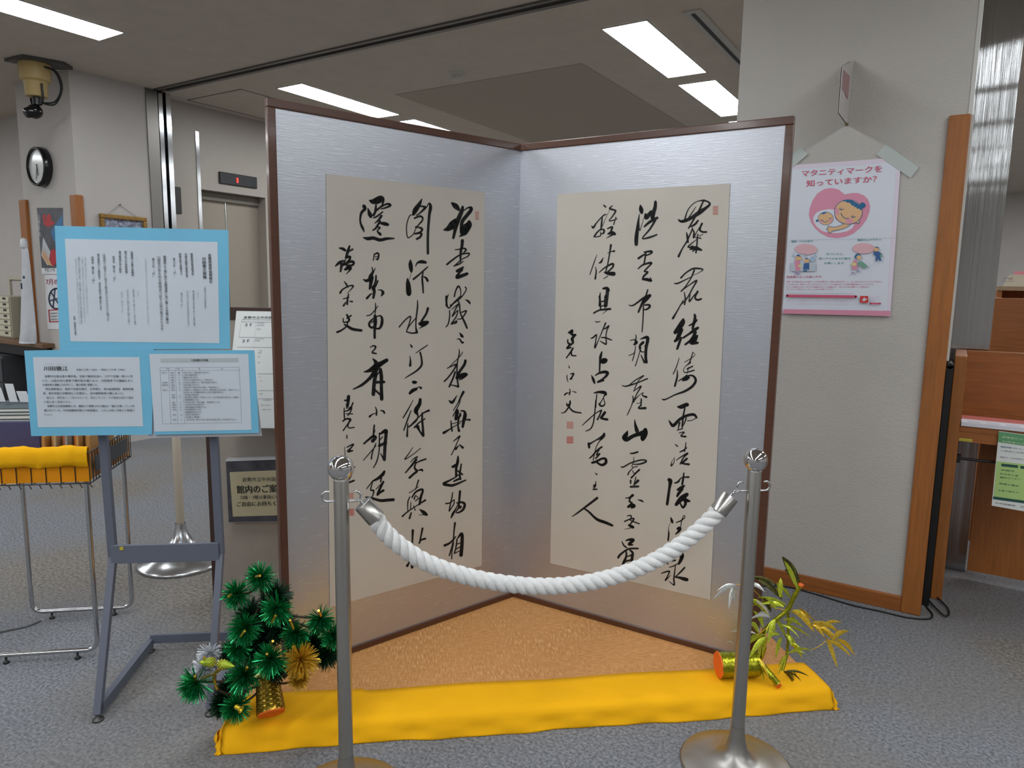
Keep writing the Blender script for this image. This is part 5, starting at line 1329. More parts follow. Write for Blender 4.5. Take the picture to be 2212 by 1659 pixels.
teal = mat('poster teal', '2f8a8c', 0.5); blb = mat('poster bubble', 'dcb0b8', 0.5); shade = mat('poster fold shade', 'b9c2cc', 0.5); dblue = mat('poster dark blue', '355f96', 0.5); green = mat('poster green', '74a18e', 0.5); yel = mat('poster yellow', 'd8cf86', 0.5); pblue = mat('poster pale blue', 'a4bcd4', 0.5); mauve = mat('poster mauve', 'a595b8', 0.5)
p.line([PX2(185, 145), PX2(2015, 105)], 0.5, shade)
p.text('電車・バスの中で', *PX2(235, 190), *PX2(605, 185), teal, 0.02, False, 4.6); p.text('階段の上り下りで', *PX2(1365, 165), *PX2(1765, 158), teal, 0.02, False, 4.6)
p.disc(*PX2(490, 305), 24, 11.5, blb, 0.05).disc(*PX2(1470, 290), 24, 11.5, blb)
for s_, x0, x1, y in (('おなかに赤ちゃんが', 385, 575, 295), ('席をゆずっていただけますか', 335, 630, 340), ('大丈夫ですか？お荷', 1370, 1590, 278), ('物をお持ちしましょう', 1360, 1600, 325)): p.text(s_, *PX2(x0, y), *PX2(x1, y), M_gray_print, 0.01, False, 2.6)
for s_, x0, x1, y in (('気づいたら、', 830, 1130, 405), ('思いやりのある行動を', 705, 1250, 482), ('お願いします。', 795, 1150, 560)): p.text(s_, *PX2(x0, y), *PX2(x1, y), teal, 0.0, False, 4.8)
# little figures: seat scene
for x in (275, 470, 650): p.line([PX2(x, 370), PX2(x, 400)], 0.7, teal).disc(*PX2(x, 415), 2.2, 2.6, pblue)
p.poly([PX2(*q) for q in ((225, 540), (655, 540), (655, 680), (225, 680))], shade)
p.poly([PX2(*q) for q in ((290, 500), (385, 505), (395, 670), (310, 670))], pink).disc(*PX2(360, 455), 6.6, 5.4, face).poly([PX2(*q) for q in ((325, 405), (365, 395), (415, 430), (330, 425))], navy).disc(*PX2(385, 590), 3.6, 2.8, yel)
p.poly([PX2(*q) for q in ((310, 680), (375, 685), (380, 730), (305, 730))], mauve)
p.poly([PX2(*q) for q in ((455, 545), (545, 540), (545, 650), (440, 650))], dblue).disc(*PX2(500, 495), 5.8, 5, face).poly([PX2(*q) for q in ((465, 465), (500, 450), (545, 480), (480, 472))], navy).poly([PX2(*q) for q in ((440, 660), (510, 660), (500, 685), (455, 685))], navy)
p.disc(*PX2(600, 470), 5.5, 6, pblue)
# little figures: stair scene
p.poly([PX2(*q) for q in ((1640, 350), (1720, 340), (1790, 390), (1770, 420), (1750, 440), (1780, 500), (1740, 500), (1715, 460), (1700, 510), (1675, 510), (1680, 420), (1645, 405))], dblue).disc(*PX2(1690, 305), 6, 5, face).poly([PX2(*q) for q in ((1650, 270), (1690, 257), (1735, 280), (1735, 300), (1700, 280))], navy).disc(*PX2(1770, 415), 3, 3.4, green)
p.disc(*PX2(1375, 430), 7, 6.2, navy).disc(*PX2(1390, 445), 5.2, 5, face).poly([PX2(*q) for q in ((1300, 490), (1360, 490), (1350, 560), (1370, 640), (1275, 655), (1280, 560))], pink).disc(*PX2(1305, 560), 6, 3.2, yel, 0.1)
p.poly([PX2(*q) for q in ((1370, 520), (1420, 505), (1470, 530), (1550, 600), (1470, 630), (1400, 590))], green).poly([PX2(*q) for q in ((1265, 690), (1305, 690), (1310, 725), (1265, 725))], mauve).poly([PX2(*q) for q in ((1345, 665), (1390, 650), (1400, 690), (1350, 695))], mauve)
p.line([PX2(*q) for q in ((1230, 732), (1350, 730), (1350, 692), (1430, 690), (1430, 655), (1500, 652), (1500, 610), (1580, 606), (1580, 575), (1660, 570), (1660, 530), (1820, 525))], 0.4, pblue)
p.text('妊産婦さんへの思いやり', *PX2(155, 795), *PX2(745, 793), rose, 0.02, False, 5)
for s_, x1, y in (('妊娠中、特に初期は赤ちゃんの成長にとって大切な時期です。外見からは気づかれにくく、つらい思いをすることも少なくありません。', 1795, 870), ('しかし外見からは、妊娠していることがわかりにくいため、つらい症状があっても周囲の理解が得られにくいものです。', 1645, 915), ('そこで、妊産婦さんがマークをつけて妊産婦であることを周囲に示し、思いやりのある環境づくりを進めます。', 1570, 960), ('マタニティマークを見かけたら、やさしい心づかいをお願いいたします。', 950, 1000)): p.text(s_, *PX2(150, y), *PX2(x1, y), rose, 0.0, False, 3.3)
p.line([PX2(150, 1055), PX2(1290, 1062)], 0.4, M_gray_print)
p.line([PX2(165, 1097), PX2(1345, 1112)], 5.4, rose); p.text('妊産婦にやさしい環境づくりのホームページはこちらから', *PX2(180, 1110), *PX2(1330, 1125), whi, 0.02, False, 2.8)
for i, y in enumerate((1185, 1215, 1245)): p.text('ご協力ください　地域や職場のみなさまにもお知らせし、妊産婦さんを応援する活動に参加しましょう', *PX2(150, y), *PX2(1330, y+8), plp if i else mat('poster faint rose', 'c9a0b4', 0.5), 0.0, False, 2.4)
red2 = mat('poster red', 'c8322c', 0.5); p.poly([PX2(*q) for q in ((1412, 1100), (1552, 1102), (1548, 1218), (1410, 1216))], red2)
p.disc(*PX2(1482, 1140), 1.7, 1.9, whi).poly([PX2(*q) for q in ((1430, 1150), (1470, 1155), (1535, 1145), (1535, 1160), (1500, 1168), (1505, 1195), (1480, 1182), (1445, 1196), (1460, 1168))], whi)
p.line([PX2(1412, 1234), PX2(1530, 1236)], 0.5, M_gray_print)
for y in (1112, 1140, 1165, 1190): p.line([PX2(1575, y), PX2(1750 if y < 1150 else 1670, y)], 0.4, mat('poster faint rose', 'c9a0b4', 0.5))
p.line([PX2(1585, 1228), PX2(1755, 1230)], 3.6, rose)
p.poly([PX2(105, 1325), PX2(1925, 1355), PX2(1920, 1443), PX2(100, 1400)], pink)
p.text('市町村は、子どもや家庭・妊産婦の健康づくりに取り組んでいます', *PX2(120, 1385), *PX2(1860, 1420), mat('poster pale lettering', 'e6d3dd', 0.5), 0.01, False, 5)
p.build(t)
tape = mat('translucent tape', 'c3ccc8', 0.4, alpha=0.8)
tag(MB().slab([CPl.p(x, y, 0.0062) for x, y in ((1893, 334), (1914, 311), (1985, 362), (1967, 385))], CPl.n, 0.0008).build('tape', tape), 'right strip of pale tape across the upper right corner of the maternity poster', 'tape')
tag(MB().slab([CPl.p(x, y, 0.0062) for x, y in ((1700, 346), (1730, 319), (1746, 333), (1713, 362))], CPl.n, 0.0008).build('tape', tape), 'left strip of pale tape at the upper left corner of the maternity poster', 'tape')
# projecting paper sign seen edge-on
sx = -0.468; zt_ = 2.33; zb_ = 2.075; D_ = 0.25; YN = 3.38-D_
zn = on_y(1816, 144, YN).z; zm = on_y(1812, 243, YN).z
t = empty('projecting_sign', (sx, 3.38, zt_), 'folded white paper sign projecting edge-on from the column above the poster', 'sign')
for s_ in (-1, 1):
    MB().slab([(sx+s_*0.010, 3.379, zt_), (sx+s_*0.0025, YN, zn), (sx+s_*0.0025, YN, zm), (sx+s_*0.003, 3.379, zb_)], (s_, 0, 0), 0.001).build('face', mat('thin white card', 'c2bcb9', 0.6), t)
k = MB(); q_ = lambda y, z: (sx+0.0025+0.0075*(y-YN)/D_+0.0012, y, z)
k.slab([q_(3.30, zn+0.005), q_(3.16, zn-0.005), q_(3.16, zn-0.075), q_(3.30, zn-0.085)], (1, 0, 0), 0.0004)
k.build('pink_print', mat('faded pink print', 'a98484', 0.6), t)
MB().cyl((sx, 3.381, zb_), (sx, 3.372, zb_), 0.007).build('pin', mat('brass pin', '7a6a50', 0.4, 0.5), t)
# cables on the floor
k = MB(); k.tube(catmull([tuple(on_z(x, y, 0.004)) for x, y in ((1648, 1266), (1700, 1268), (1760, 1283), (1840, 1307), (1900, 1320), (1960, 1334), (2005, 1337), (2014, 1328), (2004, 1314), (1994, 1300))], 6), 0.0035, 8)
tag(k.build('cable', M_rubber), 'thin black cable running along the foot of the column and looping back', 'cable')
k = MB(); k.tube(catmull([tuple(on_z(x, y, 0.0105)) for x, y in ((2003, 1285), (2006, 1296), (2022, 1314), (2040, 1330), (2050, 1326), (2046, 1312), (2030, 1296), (2016, 1280))], 6), 0.0035, 8)
tag(k.build('cable', M_rubber), 'short black cable loop between the column and the carrel desk', 'cable')

# ================================================================== reading carrel on the right
DX, DY = 0.007, 3.60
t = empty('carrel_desk', (DX+0.4, DY+0.2, 0), 'orange wooden carrel desk with a raised back, right of the column', 'desk')
MB().box((DX, DY, 0), (DX+0.045, DY+0.42, 1.108)).build('side_panel', M_wood, t, 0.004)
MB().box((DX+0.9, DY, 0), (DX+0.945, DY+0.42, 1.108)).build('side_panel', M_wood, t, 0.004)
MB().box((DX+0.045, DY+0.37, 0.80), (DX+0.9, DY+0.40, 1.108)).build('back_board', M_woodh, t, 0.002)
MB().box((DX+0.045, DY+0.004, 0.778), (DX+0.9, DY+0.37, 0.805)).build('worktop', M_woodh, t, 0.002)
MB().box((DX+0.045, DY+0.006, 0.735), (DX+0.9, DY+0.026, 0.778)).build('apron', M_woodh, t)
MB().box((DX+0.14, DY+0.34, 0.05), (DX+0.9, DY+0.36, 0.735)).build('modesty_panel', M_wood, t)
MB().box((DX+0.046, DY+0.003, 0.737), (DX+0.095, DY+0.0055, 0.75)).build('tape', mat('yellow tape', 'b7a53a', 0.5), t)
MB().cyl((DX+0.045, DY+0.06, 0.648), (DX+0.9, DY+0.06, 0.66), 0.006).box((DX+0.045, DY+0.045, 0.63), (DX+0.06, DY+0.075, 0.665)).build('rod', M_black, t)
o = tag(MB().box((DX+0.05, DY+0.10, 0.8055), (DX+0.5, DY+0.24, 0.818)).build('paper_stack', mat('salmon paper', 'c9706a', 0.6)), 'salmon pink sheets lying at the back of the carrel desk top', 'papers')
o = tag(MB().box((DX+0.048, DY-0.004, 0.8055), (DX+0.5, DY+0.095, 0.822)).build('paper_stack', mat('form paper', 'd2d2da', 0.6)), 'white printed forms lying at the front of the carrel desk top', 'papers')
pf = Print(Plane((0, DY-0.0045, 0), (0, -1, 0)), 0.0003); 
k = MB()
for i in range(5): k.box((DX+0.07+i*0.07, DY+0.01, 0.8222), (DX+0.12+i*0.07, DY+0.013, 0.8226)); k.box((DX+0.07+i*0.07, DY+0.04, 0.8222), (DX+0.115+i*0.07, DY+0.0425, 0.8226))
k.build('printed_lines', M_gray_print, o)['kind'] = 'stuff'
# green flyer hanging from the edge
FPl = Plane((0, DY-0.006, 0), (0, -1, 0))
t, p = hung('flyer', [(2158, 931), (2260, 945), (2260, 1113), (2142, 1092), (2150, 1010)], FPl, 0.001, mat('flyer paper', 'd7dcd8', 0.5), 'green and white printed flyer hanging from the front of the carrel desk', 'flyer', 0.0)
XF = lambda x, y: (2040+x/2.552, 500+y/2.552)
gr1 = mat('flyer green', '5d9a6a', 0.5); gr2 = mat('flyer light green', 'a9c97c', 0.5); gr3 = mat('flyer dark green', '1f4f46', 0.5)
p.poly([(2157, 932), (2260, 946), (2260, 970), (2156, 955)], gr1).poly([(2153, 996), (2260, 1008), (2260, 1088), (2146, 1072)], gr2).poly([(2145.5, 1072), (2260, 1088), (2260, 1094), (2145, 1078)], gr3)
p.poly([(2163, 1001), (2199, 1005), (2199, 1011), (2163, 1007)], gr3).poly([(2204, 1006), (2250, 1011), (2250, 1017), (2204, 1012)], gr3)
pg = mat('flyer pale lettering', 'c6dcb4', 0.5)
for s_, x0, x1, y0, y1, m, hh in (('図書館からのお知らせ', 2165, 2255, 946, 957, pg, 5), ('利用者のみなさまへ', 2165, 2255, 955, 966, pg, 4), ('開館カレンダー', 2162, 2250, 966, 976, dblue, 3), ('ご自由にお取りください', 2162, 2255, 974, 984, M_gray_print, 2.5), ('貸出カードをお持ちでない方は受付へ', 2160, 2258, 988, 999, M_gray_print, 3), ('休館日', 2162, 2190, 1016, 1019, gr3, 3), ('おはなし会', 2160, 2200, 1024, 1029, gr3, 3), ('展示コーナー', 2160, 2205, 1032, 1037, gr3, 3), ('毎週土曜日', 2158, 2200, 1045, 1051, gr3, 3), ('午後二時から', 2156, 2200, 1060, 1065, gr3, 3), ('中央図書館　児童室', 2150, 2230, 1087, 1099, M_gray_print, 3)): p.text(s_, x0, y0, x1, y1, m, 0.01, False, hh)
p.build(t)
# dark slim case in the gap
o = tag(MB().box((-0.0195, 3.50, 0), (0.0055, 3.62, 1.07)).cyl((-0.007, 3.50, 1.07), (-0.007, 3.62, 1.07), 0.0125).build('slim_case', M_black), 'slim black case standing in the dark gap between column and carrel desk', 'case')
# second desk and shelf behind
t = empty('carrel_desk', (0.9, 4.7, 0), 'second orange wooden carrel, only its back board seen, behind the first', 'desk')
MB().box((0.163, 4.60, 0.0), (1.4, 4.63, 1.353)).build('back_board', M_woodh, t, 0.003)
MB().box((0.163, 4.63, 0.0), (0.2, 5.0, 1.353)).build('side_panel', M_wood, t, 0.003)
MB().box((0.20, 4.63, 0.72), (1.4, 5.0, 0.75)).build('worktop', M_woodh, t)
t = empty('shelf_unit', (1.2, 5.4, 0), 'brown wooden shelf unit with a pale top behind the second carrel', 'shelf')
MB().box((0.195, 5.3, 1.395), (1.8, 5.62, 1.42)).build('top_board', mat('pale shelf top', '9a8166', 0.5), t)
MB().box((0.195, 5.31, 0.0), (0.22, 5.62, 1.395)).build('side_panel', M_wood, t); MB().box((1.775, 5.31, 0.0), (1.8, 5.62, 1.395)).build('side_panel', M_wood, t)
MB().box((0.22, 5.59, 0.0), (1.775, 5.62, 1.395)).build('back_panel', M_wood, t); MB().box((0.22, 5.31, 1.0), (1.775, 5.59, 1.02)).build('shelf_board', M_wood, t)
t = empty('card_box', (0.33, 5.45, 1.42), 'small cream card box with a pink top standing on the far shelf', 'box')
MB().slab([(0.225, 5.36, 1.4205), (0.455, 5.36, 1.4205), (0.425, 5.36, 1.493), (0.255, 5.36, 1.493)], (0, -1, 0), 0.1).build('case', mat('cream card', 'c3bca9', 0.6), t)
MB().box((0.275, 5.37, 1.493), (0.40, 5.45, 1.512)).build('pink_top', mat('pink card', 'd2848e', 0.6), t)
bpn = Plane((0, 5.359, 0), (0, -1, 0)); p = Print(bpn, 0.0006); p.text('貸出図書', 2166, 603, 2188, 603, M_gray_print, 0.01, False, 3).text('ご返却ください', 2162, 609, 2192, 609, M_gray_print, 0, False, 3); p.build(t)
tag(MB().box((0.30, 4.66, 1.33), (0.5, 4.80, 1.36)).box((0.30, 4.64, 1.355), (0.5, 4.80, 1.365)).build('paper_tray', mat('white tray', 'c9ccd4', 0.4)), 'small white tray behind the top edge of the second carrel', 'tray')
# ================================================================== pine decoration
random.seed(21)
def foil(name, c, c2, rough=0.35, metal=0.55):
    return mat(name, c, rough, metal, vscale=160, col2=c2)
G1 = foil('green tinsel', '08733a', '2fbf72', 0.24, 0.75); G2 = foil('shade painted green tinsel', '052a17', '0c4426', 0.45, 0.3); G3 = foil('silver tinsel', 'c9cdd4', 'f2f4f6', 0.3, 0.4); G4 = foil('gold tinsel', 'c9981c', 'f4cf4c', 0.3, 0.5)  # second green paints shade into the tufts set behind
GOLD = foil('gold foil', 'b08a26', 'e6c250', 0.25, 0.85); DGOLD = foil('dark gold foil', '6a5a1a', 'a58c2c', 0.32, 0.85); ORG = mat('orange paper', 'ee6a12', 0.55, var=0.06, vscale=30)
def frame_of(d):
    d = Vector(d).normalized(); a = Vector((0, 0, 1)) if abs(d.z) < 0.9 else Vector((1, 0, 0)); n = (a-d*a.dot(d)).normalized(); return d, n, d.cross(n)
def tuft(c, R, axis, m, n=230, spread=1.9, wd=0.0011, parent=None, name='needle_tuft'):
    d, a, b = frame_of(axis); k = MB()
    for i in range(n):
        th = random.uniform(0.15, spread)**1.0; ph = random.uniform(0, 2*pi)
        v = d*cos(th)+(a*cos(ph)+b*sin(ph))*sin(th); v = (v+Vector((0, 0, -0.10))*random.random()).normalized(); L = R*random.uniform(0.78, 1.05)
        s_ = v.cross(Vector((random.uniform(-1, 1), random.uniform(-1, 1), random.uniform(-1, 1)))).normalized()*wd
        p0 = c+v*0.003; p1 = c+v*L*0.55+Vector((0, 0, -0.001)); p2 = c+v*L+Vector((0, 0, -0.003))
        k.add([p0-s_*0.7, p0+s_*0.7, p1+s_, p1-s_, p2+s_*0.5, p2-s_*0.5], [(0, 1, 2, 3), (3, 2, 4, 5)])
    return k.build(name, m, parent)
PB = on_z(583, 1545, 0.10)      # lower end of the trunk
fwd = turn((0, 1, 0)); vdir = -fwd
pine = empty('pine_decoration', (PB.x, PB.y, PZ+0.005), 'tinsel pine branch decoration with gold trunk and cones, on the left of the platform', 'ornament')
Dp = PB.dot(fwd)
PZf = lambda x, y, dd=0.0: at_depth(350+x/3.614, 1200+y/3.614, Dp+dd)
end = PZf(852, 1236, 0.0); top = PZf(825, 980, 0.06); axis = (top-end).normalized(); TR = 0.0385
end.z = max(end.z, PZ+0.045)
k = MB(); k.lathe(end, [(TR*0.98, 0.0), (TR, 0.006), (TR*0.99, 0.03), (TR*0.9, 0.07), (TR*0.8, (top-end).length), (TR*0.4, (top-end).length+0.03)], 32, axis=axis)
# scale-like bark: overlapping foil shingles in rings
d, a, b = frame_of(axis)
LL = (top-end).length
for i in range(15):
    h_ = 0.012+i*LL/14
    for j in range(13):
        ph = 2*pi*(j+0.5*(i % 2))/13; rr = TR*(1-0.2*i/14)+0.0008
        rad = a*cos(ph)+b*sin(ph); tg = d.cross(rad); c_ = end+d*h_+rad*rr
        k.add([c_-tg*0.0068+d*0.005, c_+tg*0.0068+d*0.005, c_+tg*0.005-d*0.006+rad*0.0028, c_-tg*0.005-d*0.006+rad*0.0028, c_-d*0.0085+rad*0.0026], [(0, 3, 2, 1), (3, 4, 2)])
trunk = k.build('trunk', GOLD, pine)
k = MB(); P = [end+(a*cos(2*pi*i/28)+b*sin(2*pi*i/28))*TR*(1.02+0.03*sin(5*i))-d*0.001 for i in range(28)]; k.slab(P, -d, 0.004); k.build('cut_end', ORG, trunk)
# branches
def branch(pts, r, name='branch', m=DGOLD, parent=None): return MB().tube(catmull([tuple(q) for q in pts], 5), r, 8).build(name, m, parent or pine)
stem = [top, PZf(800, 800, 0.10), PZf(780, 600, 0.12), PZf(800, 380, 0.10), PZf(765, 170, 0.06)]
BRN = mat('brown wrapped stem', '3a2a18', 0.6, var=0.2, vscale=50)
branch(stem, 0.008, m=BRN)
TU = [(765, 165, 120, .03, G1), (580, 300, 118, .0, G1), (890, 420, 130, -.02, G1), (640, 570, 132, -.03, G1), (1240, 500, 118, .05, G1), (1340, 625, 105, .03, G1), (1040, 610, 118, .03, G1), (590, 720, 105, -.02, G1),
      (845, 810, 138, -.06, G1), (640, 930, 142, -.05, G1), (255, 1005, 145, -.06, G1), (575, 1180, 120, -.04, G1), (375, 770, 95, .02, G3), (320, 880, 100, .0, G3), (1080, 820, 138, -.02, G4), (1075, 960, 85, .01, G4),
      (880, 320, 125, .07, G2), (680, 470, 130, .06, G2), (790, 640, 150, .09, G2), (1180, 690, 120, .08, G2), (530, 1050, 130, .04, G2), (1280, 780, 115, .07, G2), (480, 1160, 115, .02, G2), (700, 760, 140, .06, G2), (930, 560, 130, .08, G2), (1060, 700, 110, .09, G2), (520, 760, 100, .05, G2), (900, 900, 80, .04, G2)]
for (x, y, r_, dd, m) in TU:
    c_ = PZf(x, y, dd); R_ = r_/3.614/F_PX*(Dp+dd); c_.z = max(c_.z, PZ+0.5*R_) if x > 450 else c_.z
    ax = (vdir+Vector((random.uniform(-.35, .35), random.uniform(-.35, .35), random.uniform(-.05, .5)))).normalized()
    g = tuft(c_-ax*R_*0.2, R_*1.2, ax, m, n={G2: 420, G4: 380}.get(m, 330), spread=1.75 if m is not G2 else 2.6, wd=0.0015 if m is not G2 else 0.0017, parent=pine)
    if m is not G1: g['label'] = {G2: 'green needles coloured dark for shade', G3: 'silver needles', G4: 'gold needles'}[m]
    near = min((stem[i].lerp(stem[i+1], f) for i in range(4) for f in (0, .25, .5, .75)), key=lambda q: (q-c_).length)
    if m is not G2: branch([near, near.lerp(c_, .5)+Vector((0, 0, -0.012)), c_-ax*R_*0.25], 0.0035, m=BRN)
for x0, y0, x1, y1 in ((765, 158, 735, 165), (520, 318, 540, 305), (885, 470, 858, 522), (645, 590, 615, 630), (1222, 430, 1240, 470), (1000, 505, 1025, 570), (865, 668, 850, 690), (818, 768, 832, 790), (1022, 712, 1015, 760), (665, 872, 655, 900), (257, 942, 262, 975), (330, 795, 325, 830), (1075, 925, 1080, 950)):
    MB().tube([PZf(x0, y0, -.09), PZf(x1, y1, -.07)], 0.0035, 10).build('bud', GOLD, pine)
# pine cones, small gold trumpet
for (x, y, dx, dy) in ((375, 833, -1, 0.05), (480, 850, 1, 0.25)):
    c_ = PZf(x, y, -.07); tip = PZf(x+dx*80, y+dy*60, -.09); ax = (tip-c_).normalized(); L = (tip-c_).length
    cone = MB().lathe(c_-ax*L*0.5, [(0.004, 0), (0.011, L*0.25), (0.0125, L*0.55), (0.010, L*0.95), (0.006, L*1.3), (0.001, L*1.6)], 18, axis=ax).build('pine_cone', foil('lime foil', '7d9c1e', 'b8c93a', 0.4, 0.4), pine)
    k = MB(); dd_, a_, b_ = frame_of(ax)
    for i in range(9):
        h_ = L*(0.0+0.15*i); rr = 0.0125*(0.75, 0.95, 1, .97, .85, .72, .55, .38, .2)[i]
        for j in range(9):
            ph = 2*pi*(j+.5*(i % 2))/9; k.ball(c_-ax*L*0.4+ax*h_+(a_*cos(ph)+b_*sin(ph))*rr, 0.0022, 6, 4)
    k.build('scales', foil('gold glitter', 'a9a12c', 'e2d45c', 0.35, 0.5), cone)
branch([PZf(500, 880, -.07), PZf(430, 900, -.06), PZf(405, 960, -.05), PZf(430, 1045, -.05)], 0.0042, 'gold_twig', GOLD)
branch([PZf(440, 905, -.06), PZf(390, 930, -.05), PZf(300, 960, -.02)], 0.003, 'gold_twig', GOLD)
branch([PZf(430, 1045, -.05), PZf(560, 1080, -.02), end+axis*0.09+a*0.01], 0.004, 'gold_twig', BRN)
k = MB(); q0 = PZf(570, 1175, -.10); q1 = PZf(640, 1215, -.11); k.lathe(q0, [(0.004, 0), (0.007, 0.004), (0.007, 0.018), (0.011, 0.022)], 16, axis=q1-q0); k.build('gold_cap', foil('bright gold', 'c9a214', 'f2d84a', 0.25, 0.8), pine)

# ================================================================== bamboo decoration
random.seed(4)
BBp = on_z(1640, 1450, PZ+0.03); Db = BBp.dot(fwd)
bam = empty('bamboo_decoration', (BBp.x, BBp.y, PZ+0.005), 'gold and green foil bamboo decoration on the right of the platform', 'ornament')
BZf = lambda x, y, dd=0.0: at_depth(1400+x/3.614, 1200+y/3.614, Db+dd)
LG = foil('leaf green gold foil', '97a81c', 'd3da44', 0.3, 0.45); LY = foil('leaf gold foil', 'd3a51a', 'f5d650', 0.3, 0.5); LS = foil('leaf silver foil', 'c4c8c4', 'eeeeea', 0.3, 0.5); LD = foil('leaf dark foil', '2f3320', '6a6428', 0.35, 0.6); TX = foil('textured lime gold foil', '7d8018', 'b3b02c', 0.3, 0.85)
def ripple_log(p, q, r, nm, m, par):
    d, a, b = frame_of(q-p); L = (q-p).length; k = MB(); N = 26; S = 28; vs = []; fs = []
    for i in range(N+1):
        for j in range(S):
            ph = 2*pi*j/S; rr = r*(1+0.035*sin(i*2.6+3*sin(ph*3)+j*0.8)+0.02*sin(j*2.2+i)); vs.append(p+d*L*i/N+(a*cos(ph)+b*sin(ph))*rr)
    for i in range(N):
        for j in range(S): fs.append((i*S+j, i*S+(j+1) % S, (i+1)*S+(j+1) % S, (i+1)*S+j))
    fs.append(list(range(S-1, -1, -1))); fs.append(list(range(N*S, N*S+S)))
    return k.add(vs, fs, 0, True).build(nm, m, par)
lr = 0.042
l0 = BZf(545, 872, 0.0); l1 = BZf(850, 850, 0.01); l0.z = PZ+lr+0.009; l1.z = PZ+lr+0.010
log = ripple_log(l0, l1, lr, 'bamboo_stump', TX, bam)
d, a, b = frame_of(l1-l0); k = MB(); k.slab([l0-d*0.001+(a*cos(2*pi*i/26)+b*sin(2*pi*i/26))*lr*(1.03+.03*sin(4*i)) for i in range(26)], -d, 0.004); k.build('cut_end', ORG, log)
ms = [BZf(860, 850, .03), BZf(905, 720, .02), BZf(900, 600, .02), BZf(1000, 500, .0), BZf(1090, 420, .0), BZf(1140, 320, .0), BZf(1185, 238, .0)]
def cane(P, r, nm='cane', m=TX):
    pts = catmull([tuple(q) for q in P], 6); rr = [r*(1+0.14*(i % 6 == 0)) for i in range(len(pts))]; return MB().tube(pts, rr, 12).build(nm, m, bam)
cn = cane(ms, 0.0075); q = ms[-1]; dv = (ms[-1]-ms[-2]).normalized(); k = MB().lathe(q-dv*0.002, [(0.0078, 0), (0.0105, 0.012), (0.0, 0.011)], 14, axis=dv); k.build('cut_tip', ORG, cn)
c2_ = cane([BZf(840, 800, .0), BZf(900, 870, -.03), BZf(960, 940, -.05), BZf(1010, 1000, -.06)], 0.011, 'side_cane'); q = BZf(1018, 1012, -.062); MB().lathe(q, [(0.0115, -0.008), (0.008, 0.006), (0.0, 0.008)], 12, axis=(BZf(1018, 1012, -.06)-BZf(960, 940, -.05))).build('cut_tip', ORG, c2_)
cane([BZf(1090, 430, .02), BZf(1095, 560, .03), BZf(1085, 760, .02), BZf(1050, 900, .0)], 0.0045, 'side_cane')
def leaf(x0, y0, x1, y1, m, wd=9, dd=0.0, bend=0.012, side=None):
    p0 = BZf(x0, y0, dd); p1 = BZf(x1, y1, dd+random.uniform(-.03, .02)); ax = p1-p0; L = ax.length; d = ax/L; s_ = d.cross(vdir+Vector((random.uniform(-.5, .5), random.uniform(-.5, .5), random.uniform(-.5, .5)))).normalized()
    up = s_.cross(d); W_ = wd*1.45/3.614/F_PX*Db; N = 8; vs = []; fs = []
    for i in range(N+1):
        t_ = i/N; wdt = W_*(sin(pi*min(1, t_*0.93+0.07))**0.75)*(1.1-0.35*t_); c_ = p0+ax*t_+Vector((0, 0, bend*sin(pi*t_)*0.8))
        vs += [c_-s_*wdt-up*wdt*0.35, c_, c_+s_*wdt-up*wdt*0.35]
    for i in range(N): fs += [(3*i, 3*i+1, 3*i+4, 3*i+3), (3*i+1, 3*i+2, 3*i+5, 3*i+4)]
    o = MB().add(vs, fs, 0, True).build('leaf', m, bam)
    if m in (LS, LD): o['label'] = 'silver foil leaf' if m is LS else 'dark foil leaf'
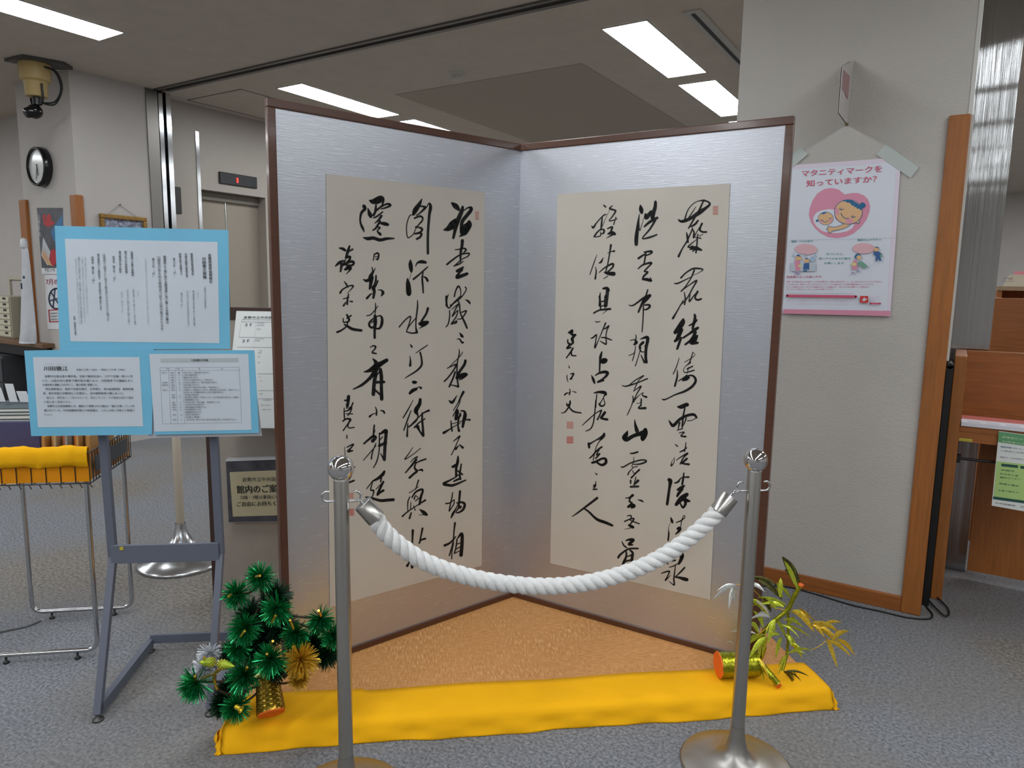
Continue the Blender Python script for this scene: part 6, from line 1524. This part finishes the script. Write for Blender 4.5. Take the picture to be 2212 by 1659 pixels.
LV = [(690, 230, 500, 350, LS, 13), (665, 250, 630, 420, LS, 12), (700, 290, 655, 335, LS, 8), (790, 225, 910, 285, LS, 12), (830, 165, 1055, 350, LD, 13), (860, 190, 1040, 345, LD, 12), (1030, 325, 1035, 175, LG, 13), (1050, 330, 980, 260, LG, 11),
 (1075, 385, 800, 395, LG, 12), (1060, 400, 880, 380, LG, 12), (800, 345, 960, 495, LG, 13), (820, 350, 950, 470, LS, 12), (950, 480, 790, 500, LS, 10), (900, 490, 780, 520, LG, 10), (870, 600, 780, 535, LS, 13), (860, 600, 800, 520, LG, 12), (840, 610, 640, 600, LS, 10), (610, 685, 670, 700, LS, 4),
 (990, 500, 935, 690, LG, 14), (1005, 500, 1085, 660, LG, 14), (975, 520, 965, 640, LG, 12), (1030, 620, 920, 660, LG, 8), (1040, 540, 1275, 645, LG, 9), (1060, 500, 1215, 565, LG, 12), (1130, 425, 1300, 605, LY, 16), (1160, 430, 1290, 575, LY, 15), (1120, 440, 1240, 530, LG, 14),
 (1280, 525, 1490, 600, LY, 16), (1280, 545, 1480, 655, LY, 16), (1350, 555, 1515, 525, LY, 12), (1440, 660, 1570, 590, LY, 14), (1400, 650, 1480, 885, LY, 17), (1470, 655, 1620, 785, LY, 11), (1400, 665, 1590, 795, LY, 12), (1320, 560, 1460, 680, LY, 12),
 (920, 620, 780, 700, LG, 15), (915, 640, 790, 800, LG, 16), (890, 630, 775, 670, LG, 13), (930, 640, 890, 800, LG, 15), (1040, 640, 995, 810, LG, 13), (1080, 615, 1175, 745, LG, 15), (1105, 690, 1205, 805, LG, 14), (1085, 765, 1285, 740, LG, 10), (1095, 775, 1045, 905, LG, 12), (1080, 780, 1020, 930, LG, 9),
 (1060, 905, 1140, 1010, LD, 9), (1060, 905, 1280, 1025, LD, 7), (1065, 905, 1260, 945, LD, 7), (1062, 908, 1200, 985, LD, 7), (780, 790, 830, 920, LG, 12), (850, 800, 910, 985, LG, 9), (865, 800, 945, 965, LY, 9), (800, 800, 770, 930, LG, 9),
 (1185, 250, 1045, 5, LD, 26), (1170, 260, 1060, 40, LG, 15), (1110, 330, 1010, 240, LG, 10), (960, 440, 850, 300, LD, 10), (1000, 420, 900, 320, LG, 10), (1090, 560, 1150, 480, LG, 10), (880, 700, 860, 880, LG, 12), (900, 560, 820, 430, LG, 9)]
for i, l in enumerate(LV): leaf(*l[:5], wd=l[5], dd=(-0.03 if i % 3 == 0 else 0.02 if i % 3 == 1 else 0.0))
for i, l in enumerate(LV):      # each foil leaf is backed by a shorter strip fanned a little aside
    if i % 4 == 3: continue
    x0, y0, x1, y1 = l[:4]; an = random.choice((-1, 1))*random.uniform(0.16, 0.34); f_ = random.uniform(0.6, 0.85); dx, dy = (x1-x0)*f_, (y1-y0)*f_
    leaf(x0, y0, x0+dx*cos(an)-dy*sin(an), y0+dx*sin(an)+dy*cos(an), l[4], wd=l[5]*0.62, dd=0.015*random.uniform(-1, 1))
for P in (((1090, 430), (950, 390), (800, 250), (690, 225)), ((1110, 430), (1250, 520), (1400, 655)), ((940, 560), (880, 600), (850, 620)), ((1180, 405), (1260, 470), (1305, 515)), ((1400, 660), (1330, 712), (1280, 735))):
    MB().tube(catmull([tuple(BZf(x, y, 0.0)) for x, y in P], 5), 0.0016, 6).build('twig', GOLD, bam)
flush_text()
